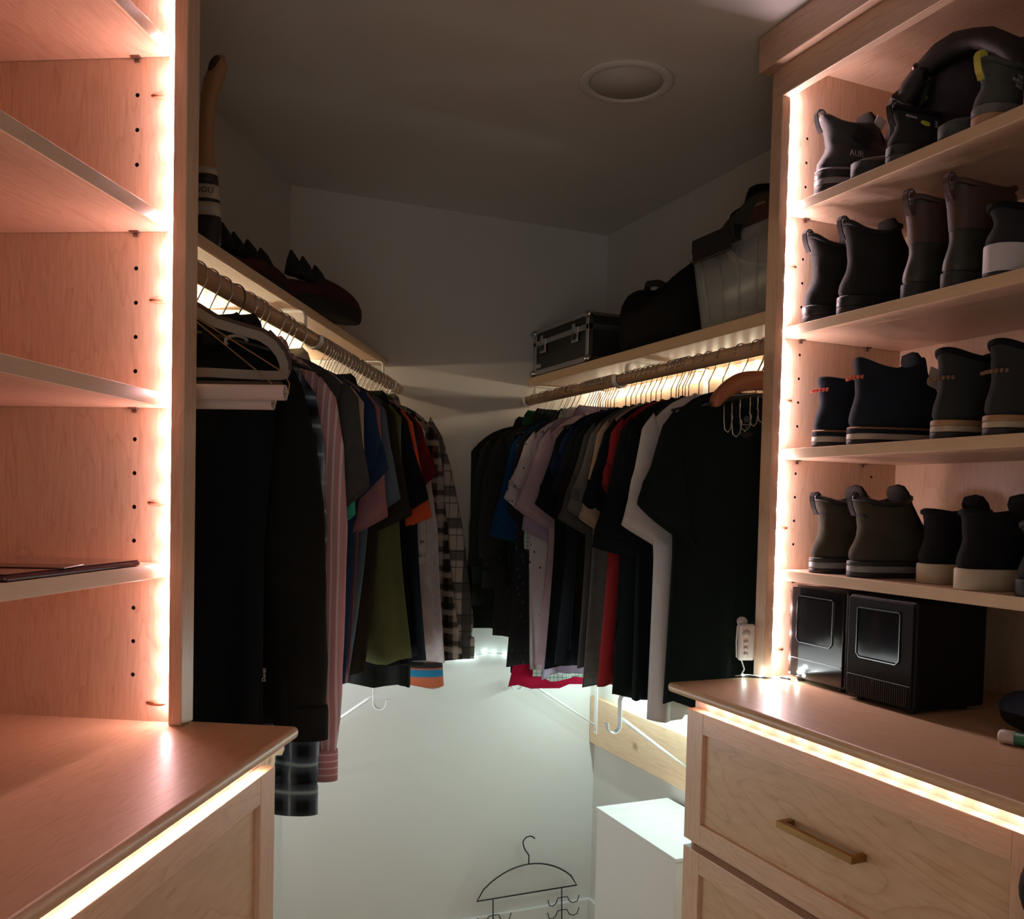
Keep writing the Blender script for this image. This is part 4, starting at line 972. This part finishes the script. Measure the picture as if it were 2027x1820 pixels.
for i, (nm, lb, m, c, sc_) in enumerate((
    ('folded_garment', 'dark folded garment filling the clear tote', C('fold_dark', (.020, .024, .026)), (.0, -.03, .075), (.108, .105, .066)),
    ('folded_garment', 'grey-green bundled fleece bulging over the tote', C('fold_green', (.055, .062, .052)), (.0, .02, .238), (.105, .125, .072)),
    ('scarf', 'brown knitted scarf with ring pattern hanging over the tote rim', marks('scarf_rings', (.080, .036, .022), (.26, .17, .10), 90, .22), (-.075, -.085, .205), (.058, .070, .070)),
    ('beanie', 'black peaked cap on top of the tote bundle', C('cap_black', (.008, .008, .009)), (.01, .035, .300), (.075, .065, .045)),
    ('paper_bag', 'crumpled beige cloth at the bottom of the tote', C('paper_beige', (.40, .26, .17)), (.0, .04, .028), (.100, .085, .018)))):
    g = thing(nm, lb, 'clothing' if i < 4 else 'cloth', (1.40+c[0], 1.745+c[1], ZS+c[2]))
    rr = []
    for k in range(1, 12):
        a = pi*k/12
        ring = []
        for q in range(24):
            p = 2*pi*q/24
            wv = 1+.07*math.sin(3*p+k*.9+i)+.05*math.sin(5*p-k*1.3+2*i)
            ring.append((sc_[0]*math.sin(a)**.7*math.cos(p)*wv, sc_[1]*math.sin(a)**.7*math.sin(p)*wv, -sc_[2]*math.cos(a)*(1+.06*math.sin(2*p+i))))
        rr.append(ring)
    MB().loft(rr).build('cloth', m, g)
    if nm == 'beanie': MB().lathe([(.001, 0), (.07, -.004), (.078, -.012), (.07, -.010)], 20).build('peak', m, g, loc=(-.03, .0, -.02))

# ---------------------------------------------------------------- on the shelf over the long-shirt rod
RED_P = plain('plush_maroon', (.045, .006, .006), .95, bump=.5, bscale=500); BLK_P = plain('plush_black', (.010, .010, .010), .95, bump=.5, bscale=500)
for s_, n_, dz, lb, hgt in ((2.19, -.762, -.36, 'black and maroon plush slipper with pointed spikes, toe towards the back wall', .78), (1.955, -.835, -.2, 'plush spiked slipper nearer the post, mostly hidden by the shelf edge', .70)):
    t = thingL('plush_slipper', lb, 'slipper', n_, s_, 1.9495+.033-.0117*s_, rz=dz)
    rr = []
    for k in range(1, 16):
        f = k/16; a = pi*f; ln = .165
        r = .052*math.sin(a)**.45*hgt; up_ = .058*math.sin(a)**.5*(1.05 if f > .45 else .8)*hgt
        rr.append([(r*math.cos(p), -ln*math.cos(a), max(.002, up_*.95+up_*math.sin(p))) for p in [2*pi*q/20 for q in range(20)]])
    MB().loft(rr).build('body', RED_P, t)
    rs = [[(px, -.145+py, z) for py, px in outline(0, .30, .054)] for z in (.001, .028, .032)]
    MB().loft(rs).build('sole', BLK_P, t)
    for q, (y0, h_, w_) in enumerate(((-.085, .055, .030), (-.045, .050, .028), (.0, .04, .026)) if hgt == .78 else ((-.09, .05, .028), (-.05, .042, .026), (0, .04, .03), (.05, .035, .026))):
        MB().loft([[(.020*math.cos(a), w_*math.sin(a), 0) for a in [2*pi*k/12 for k in range(12)]], [(.012*math.cos(a), w_*.6*math.sin(a)-.006, h_*.6) for a in [2*pi*k/12 for k in range(12)]],
                   [(.002*math.cos(a), .003*math.sin(a)-.014, h_) for a in [2*pi*k/12 for k in range(12)]]]).build('spike', BLK_P, t, loc=(.01, y0, .095*hgt))
t = thingL('wooden_paddle', 'wooden paddle standing behind the post, blade banded white and black', 'paddle', -.790, 1.650, 1.9635)
STK = wood('ash_handle', (.40, .24, .11), (.28, .15, .06), 'z', strength=.5)
seg = [(0, .030, .016, 0), (.012, .034, .018, 0), (.050, .034, .018, 0), (.090, .030, .017, 0), (.135, .026, .016, 0), (.175, .017, .014, .002), (.225, .0135, .0125, .004), (.275, .015, .0125, .008), (.310, .019, .014, .017), (.335, .017, .014, .026), (.352, .008, .008, .030)]
def band(name, z0, z1, m, e=.0004):
    zz = [z0]+[s[0] for s in seg if z0 < s[0] < z1]+[z1]; rr = []
    for z in zz:
        i = next(k for k in range(len(seg)-1) if seg[k+1][0] >= z); a, b = seg[i], seg[i+1]; g = (z-a[0])/(b[0]-a[0]); v = [a[j]*(1-g)+b[j]*g for j in range(4)]
        rr.append([((v[1]+e)*math.cos(p)+v[3], (v[2]+e)*math.sin(p), z) for p in [2*pi*q/20 for q in range(20)]])
    return MB().loft(rr).build(name, m, t)
band('shaft', .0, .352, STK, 0); band('tip', 0, .060, BLACK_PL); PW = plain('paint_cream', (.45, .43, .36), .5)
band('band', .060, .085, PW); band('stripe', .085, .091, BLACK_PL, .0006); band('band', .091, .117, PW); band('stripe', .117, .136, BLACK_PL); band('band', .136, .149, PW)
text('lettering', 'SOU', .015, BLACK_PL, t, (.012, -.0195, .104), (pi/2, 0, .35))
MB().sphere((0, 0, 0), .012, 12, 8, (.7, .9, 1.5)).build('grip_end', plain('grip_dark', (.03, .02, .012), .6), t, loc=(.022, -.008, .335), rot=(0, .5, 0))

# laptop on the lowest shelf of the empty unit
t = thingL('tablet_sleeve', 'flat glossy dark red folder lying on the shelf of the empty unit', 'folder', -.79, 1.06, 1.4075)
GLO = plain('folder_gloss', (.10, .035, .035), .12, coat=.6)
MB().box(-.125, .125, -.130, .150, 0, .007).build('cover', GLO, t, bevel=.003)
MB().box(-.122, .123, -.128, .147, .0072, .0085).build('flap', GLO, t, bevel=.0005)
MB().box(.02, .121, -.06, .00, .0087, .0096).build('tab', plain('folder_dark', (.05, .018, .018), .2), t, bevel=.0003, rot=(0, 0, .2))

# ---------------------------------------------------------------- special hangers
GOLD = plain('brassy_wire', (.42, .29, .14), .35, 1.0); CARD = plain('cardboard_white', (.62, .52, .48), .8, var=.10, vscale=14)
for i, (s_, half, zz, lb, dn) in enumerate(((1.352, .207, -.192, 'thin gold wire hanger with a long white cardboard tube, nearest the post', 0), (1.372, .180, -.2045, 'thin gold wire hanger with a shorter cardboard tube, hanging just behind', -.012))):
    t = thingL('wire_hanger', lb, 'hanger', NRL, s_, ZRL)
    MB().tube(hook_pts(.0165)[1:], .0012, 6).build('hook', GOLD, t)
    MB().tube([(0, .0012*math.sin(k*1.3), -.035-.0021*k) for k in range(13)], .0026, 6).build('twist', GOLD, t)
    MB().tube([(-half, 0, zz), (-half+.012, 0, zz+.018), (-.008, 0, -.064), (0, 0, -.060), (.008, 0, -.064), (half-.012, 0, zz+.018), (half, 0, zz), (half-.002, 0, zz-.016), (half-.02, 0, zz-.018)], .0011, 6).build('shoulder_wire', GOLD, t)
    rr = []
    r = .0118
    for x in (-half+.006, half-.006): rr.append([(x, r*math.cos(a)*.85, zz-.014+r*math.sin(a)) for a in [2*pi*k/18 for k in range(18)]])
    rr2 = [[(x, p[1]*.9, zz-.014+(p[2]-zz+.014)*.9) for p in rr[0]] for x in (half-.006, half-.012)]
    MB().loft([rr[0], rr[1]], True, False).loft([rr[1]]+rr2, False, True).build('tube', CARD, t)
t = thingL('plastic_hanger', 'grey padded plastic hanger with dark bar, hanging in front of the black clothes', 'hanger', NRL, 1.402, ZRL+.006)
GPL = plain('plastic_grey', (.24, .225, .20), .5); DRIM = plain('hanger_rim', (.06, .04, .03), .6)
MB().tube(hook_pts(.0165), .0016, 6).build('hook', CHROME, t)
def frame_loop(pts, w, tk):
    """flat loop in x-z: two concentric outlines joined, thickness tk along y"""
    n = len(pts); c = Vector((sum(p[0] for p in pts)/n, sum(p[1] for p in pts)/n)); inn = []
    for i in range(n):
        a, b = Vector(pts[i-1]), Vector(pts[(i+1) % n]); d = (b-a).normalized(); nn = Vector((-d.y, d.x))
        if nn.dot(c-Vector(pts[i])) < 0: nn = -nn
        inn.append(Vector(pts[i])+nn*w)
    m = MB(); rings = []
    for i in range(n):
        p, q = pts[i], inn[i]
        rings.append([(p[0], -tk, p[1]), (p[0], tk, p[1]), (q[0], tk, q[1]), (q[0], -tk, q[1])])
    rings.append(rings[0]); m.loft(rings, False, False, smooth=False); return m
right = [(.0, -.060), (.018, -.062), (.040, -.074), (.069, -.091), (.111, -.103), (.144, -.112), (.165, -.125), (.180, -.143), (.187, -.160), (.188, -.173), (.184, -.183), (.172, -.187), (.15, -.187), (.10, -.185), (.05, -.183)]
loop = right+[(-x, z) for x, z in reversed(right)][:-1]
frame_loop(loop, .0145, .0045).build('frame', GPL, t, bevel=.002)
MB().tube([(x, 0, z+.0025) for x, z in right[:10]], .0042, 6).build('rim', DRIM, t)
MB().tube([(x, 0, z+.0025) for x, z in [(-a, b) for a, b in right[:10]]], .0042, 6).build('rim', DRIM, t)
MB().box(-.176, .176, -.006, .006, -.1975, -.189).build('trouser_bar', DRIM, t, bevel=.002)
MB().tube([(.10+.018*math.cos(a), 0, -.126+.009*math.sin(a)) for a in [pi*k/8*1.2 for k in range(9)]], .0028, 6).build('strap_notch', GPL, t)
MB().lathe([(.007, -.010), (.0075, .004), (.004, .008)], 12).build('neck', GPL, t, loc=(0, 0, -.056))

# tie hanger with prongs on the T-shirt rod, clip hanger with belt behind it
t = thing('tie_hanger', 'reddish wooden tie hanger with a row of hanging chrome hooks', 'hanger', (XRR+.010, 1.600, ZRR), .10)
RED_W = wood('cherry_wood', (.42, .15, .075), (.28, .085, .04), 'x', rough=.32, strength=.5)
MB().tube(hook_pts(.0165), .0018, 6).build('hook', CHROME, t)
rr = []
for k in range(21):
    u = -1+2*k/20; x = .142*u; zt = -.046-.012*abs(u)-.052*abs(u)**3; h = .040-.006*abs(u)**4
    if abs(u) > .98: h = .022
    yb = -.012*abs(u)**2
    rr.append([(x, yb-.009, zt-h), (x, yb-.012, zt-h*.6), (x, yb-.011, zt-.004), (x, yb, zt), (x, yb+.010, zt-.004), (x, yb+.012, zt-h*.6), (x, yb+.008, zt-h), (x, yb, zt-h-.002)])
MB().loft(rr).build('wooden_bar', RED_W, t)
for k in range(10):
    x = -.106+.0236*k; z0 = -.098-.038*(x/.142)**2*1.2; wdt = .007+.002*(k % 3); ln = .055+.006*((k*7) % 4)
    MB().tube([(x-wdt, -.012, z0), (x-wdt*1.1, -.014, z0-ln*.6), (x-wdt*.8, -.015, z0-ln), (x, -.018, z0-ln-.006), (x+wdt*.9, -.020, z0-ln+.002), (x+wdt*1.3, -.021, z0-ln+.026), (x+wdt*.6, -.022, z0-ln+.032)], .0015, 6).build('prong', CHROME, t)
t = thing('clip_hanger', 'chrome clip hanger with white clips holding a grey and black belt', 'hanger', (XRR+.02, 1.630, ZRR), -.05)
MB().tube(hook_pts(.0165), .0015, 6).build('hook', CHROME, t)
MB().tube([(-.10, 0, -.105), (0, 0, -.09), (.10, 0, -.105)], .002, 6).build('bar', CHROME, t)
for x in (.035, .095):
    MB().tube([(x, 0, -.104), (x-.003, -.004, -.135), (x+.002, -.006, -.165)], .0022, 6).build('clip_wire', CHROME, t)
CLIP = plain('clip_cream', (.66, .52, .46), .45)
MB().box(.030, .058, -.016, -.002, -.206, -.166).build('clip', CLIP, t, bevel=.002)
MB().box(.030, .060, -.020, -.003, -.224, -.207).build('clip', CLIP, t, bevel=.002)
MB().box(.034, .046, -.012, -.004, -.62, -.224).build('belt', plain('belt_grey', (.22, .21, .20), .6, var=.2, vscale=40), t, bevel=.001)
MB().box(.048, .058, -.011, -.005, -.62, -.224).build('belt', plain('belt_black', (.015, .015, .015), .5), t, bevel=.001)

# print inside the neck of the V-neck, tiny mark on the jacket
tee = next(o for o in bpy.data.objects if o.get('label', '').startswith('black V-neck'))
PR = plain('neck_print', (.30, .30, .29), .7)
for r0 in (.0065, .0040):
    MB().tube([(r0*math.cos(a), 0, r0*math.sin(a)) for a in [2*pi*k/24 for k in range(24)]], .0005, 5, True).build('neck_logo', PR, tee, loc=(-.002, -.0245, -.148))
text('neck_lettering', 'm', .006, PR, tee, (-.002, -.0245, -.148), (pi/2, 0, 0)); text('neck_lettering', 'mediumwash', .0062, PR, tee, (-.002, -.0245, -.159), (pi/2, 0, 0))
text('neck_lettering', 'S', .0055, PR, tee, (-.002, -.0245, -.165), (pi/2, 0, 0)); text('neck_lettering', '------', .005, PR, tee, (-.002, -.0245, -.170), (pi/2, 0, 0))
MB().loft([[(-.030, -.0240, -.176), (.024, -.0240, -.176), (-.002, -.0240, -.190)], [(-.030, -.0225, -.176), (.024, -.0225, -.176), (-.002, -.0225, -.190)]], smooth=False).build('neck_insert', C('neck_insert', (.035, .035, .034)), tee)
trs = next(o for o in bpy.data.objects if o.get('label', '').startswith('black hanging garment'))
text('lettering', 'Duvet', .0090, plain('embroidery_white', (.45, .45, .42), .8), trs, (.128, -.036, -.666), (pi/2, -pi/2, 0))

# ---------------------------------------------------------------- on the worktop under the shoes
def cube_box(name, label, x0, x1, y0, y1, h, mat, win_m, gloss):
    t = thing(name, label, 'box', (x0, y0, ZC+.0002), 0)
    X, Y = x1-x0, y1-y0
    MB().box(.004, X, 0, Y, .006, h).build('body', mat, t, bevel=.006, seg=3)
    MB().box(0, .0035, .004, Y-.004, .010, h-.004).build('front_panel', win_m, t, bevel=.0012)
    wz0, wz1, wy0, wy1 = .078, h-.020, .030, Y-.026
    o = frame_loop([(wy0+.008, wz0), (wy1-.008, wz0), (wy1, wz0+.008), (wy1, wz1-.004), (wy1-.004, wz1), (wy0+.004, wz1), (wy0, wz1-.004), (wy0, wz0+.008)], .0018, .0012).build('window_rim', plain('rim_silver', (.16, .16, .16), .25, 1.0), t)
    o.rotation_euler = (0, 0, pi/2); o.location = (-.0012, 0, 0)
    MB().box(-.0008, .0005, wy0+.004, wy1-.004, wz0+.004, wz1-.004).build('window', BLACK_GL, t)
    MB().box(-.0010, .0005, .006, Y-.006, .046, .0475).build('seam', plain('rim_silver', (.16, .16, .16), .25, 1.0), t)
    if not gloss:
        for k in range(26): MB().box(-.0012, .0004, .012+.0048*k, .0142+.0048*k, .0125, .044).build('louvre', BLACK_PL, t, rot=(.0, 0, 0))
    for a in (.02, X-.03):
        for b in (.02, Y-.02): MB().lathe([(.008, 0), (.008, .006)], 12).build('foot', RUB, t, loc=(a, b, 0))
    return t
cube_box('watch_box', 'glossy black box with silver-rimmed window, closer to the light string', 1.214, 1.495, 1.290, 1.445, .190, BLACK_GL, BLACK_GL, True)
cube_box('watch_box', 'matte black box with ribbed lower front, beside the glossy one', 1.197, 1.365, 1.113, 1.268, .188, plain('matte_black', (.006, .006, .006), .6, spec=.2), plain('matte_black', (.006, .006, .006), .6, spec=.2), False)
t = thing('remote', 'white LED controller with round buttons hanging on the post', 'remote', (1.158, 1.503, 1.238), -.35)
MB().box(-.017, .017, -.006, .006, -.037, .037).build('case', plain('plastic_white', (.62, .58, .55), .4), t, bevel=.0055, seg=4)
for k, (z, r) in enumerate(((.018, .008), (.0, .0045), (-.012, .0045), (-.024, .0045))):
    MB().lathe([(.0001, -.0018), (r, -.0014), (r, .0015)], 16, 'y').build('button', plain('button_grey', (.22, .21, .20) if k else (.50, .48, .46), .5), t, loc=(-.002, -.006, z))
MB().lathe([(.010, -.004), (.010, .004)], 20, 'y').build('clip', plain('plastic_white', (.62, .58, .55), .4), t, loc=(-.006, .012, .040))
MB().tube([(-.006, 0, .036), (-.016, -.003, .044), (-.020, -.003, .03), (-.021, -.002, .0), (-.019, 0, -.03), (-.008, .0, -.038), (-.002, 0, -.055), (-.010, -.006, -.0665)], .0014, 6).build('cable', plain('string_cable', (.55, .56, .55), .4), t)
light_string('loose LED cluster lying on the worktop at the foot of the post', [(1.120, 1.485, ZC+.004), (1.150, 1.482, ZC+.005), (1.185, 1.440, ZC+.004), (1.215, 1.452, ZC+.004), (1.205, 1.400, ZC+.004)], (0, -.004, .010), (.85, 1.0, .95), .022, .036, em=18, bead_r=.0045)
MB().tube([(1.125, 1.487, ZC+.002), (1.15, 1.468, ZC+.0025), (1.17, 1.455, ZC+.0025), (1.2, 1.452, ZC+.0025), (1.212, 1.43, ZC+.002)], .0015, 6).build('lead', BLACK_WIRE, bpy.data.objects['string_light.009'])
t = thing('pouch', 'dark blue and black pouch at the edge of the worktop', 'pouch', (1.285, .905, ZC+.0005))
rr = []
for k in range(1, 14):
    f = k/14; a = pi*f
    rr.append([(.050*math.sin(a)**.4*math.cos(p), -.095*math.cos(a), max(0, .031+.031*math.sin(a)**.4*math.sin(p))) for p in [2*pi*q/22 for q in range(22)]])
MB().loft(rr).build('lower_half', BLACK, t)
MB().loft([[(p[0]*1.03, p[1]*1.02, max(.034, p[2]*1.06+.004)) for p in r_] for r_ in rr]).build('upper_half', plain('nylon_blue', (.010, .022, .05), .6, bump=.2), t)
t = thing('marker', 'small white and green tube in front of the blue pouch', 'tube', (1.200, .905, ZC+.011), .35)
MB().lathe([(.001, -.030), (.008, -.030), (.0095, -.026), (.0095, .016), (.006, .020)], 16, 'y').build('barrel', plain('tube_green', (.03, .17, .10), .4), t)
MB().lathe([(.007, .014), (.0102, .016), (.0102, .034), (.008, .038), (.001, .038)], 16, 'y').build('cap', plain('tube_white', (.55, .48, .44), .4), t)
# black cap hanging from the worktop edge
t = thing('cap', 'black rounded cap hanging from the worktop edge, cut off by the frame', 'cap', (.988, .672, 1.078))
rr = []
for k in range(0, 11):
    a = pi/2*k/10
    rr.append([(-.055*math.sin(a)-.002, .062*math.cos(a)*math.cos(p), .058*math.cos(a)*math.sin(p)) for p in [2*pi*q/26 for q in range(26)]])
MB().loft(rr).build('crown', BLACK, t)
MB().loft([[(-.006, .055*math.cos(p), -.03-.012*math.sin(p)) for p in [pi*k/10 for k in range(11)]], [(-.020, .05*math.cos(p), -.045-.050*math.sin(p)) for p in [pi*k/10 for k in range(11)]], [(-.024, .05*math.cos(p), -.045-.047*math.sin(p)) for p in [pi*k/10 for k in range(11)]]], False, False, closed=False).build('peak', BLACK, t)
MB().bar([(-.020, .04), (-.036, .062), (-.034, .092), (-.010, .096)], .012, .002).build('strap', BLACK, t)
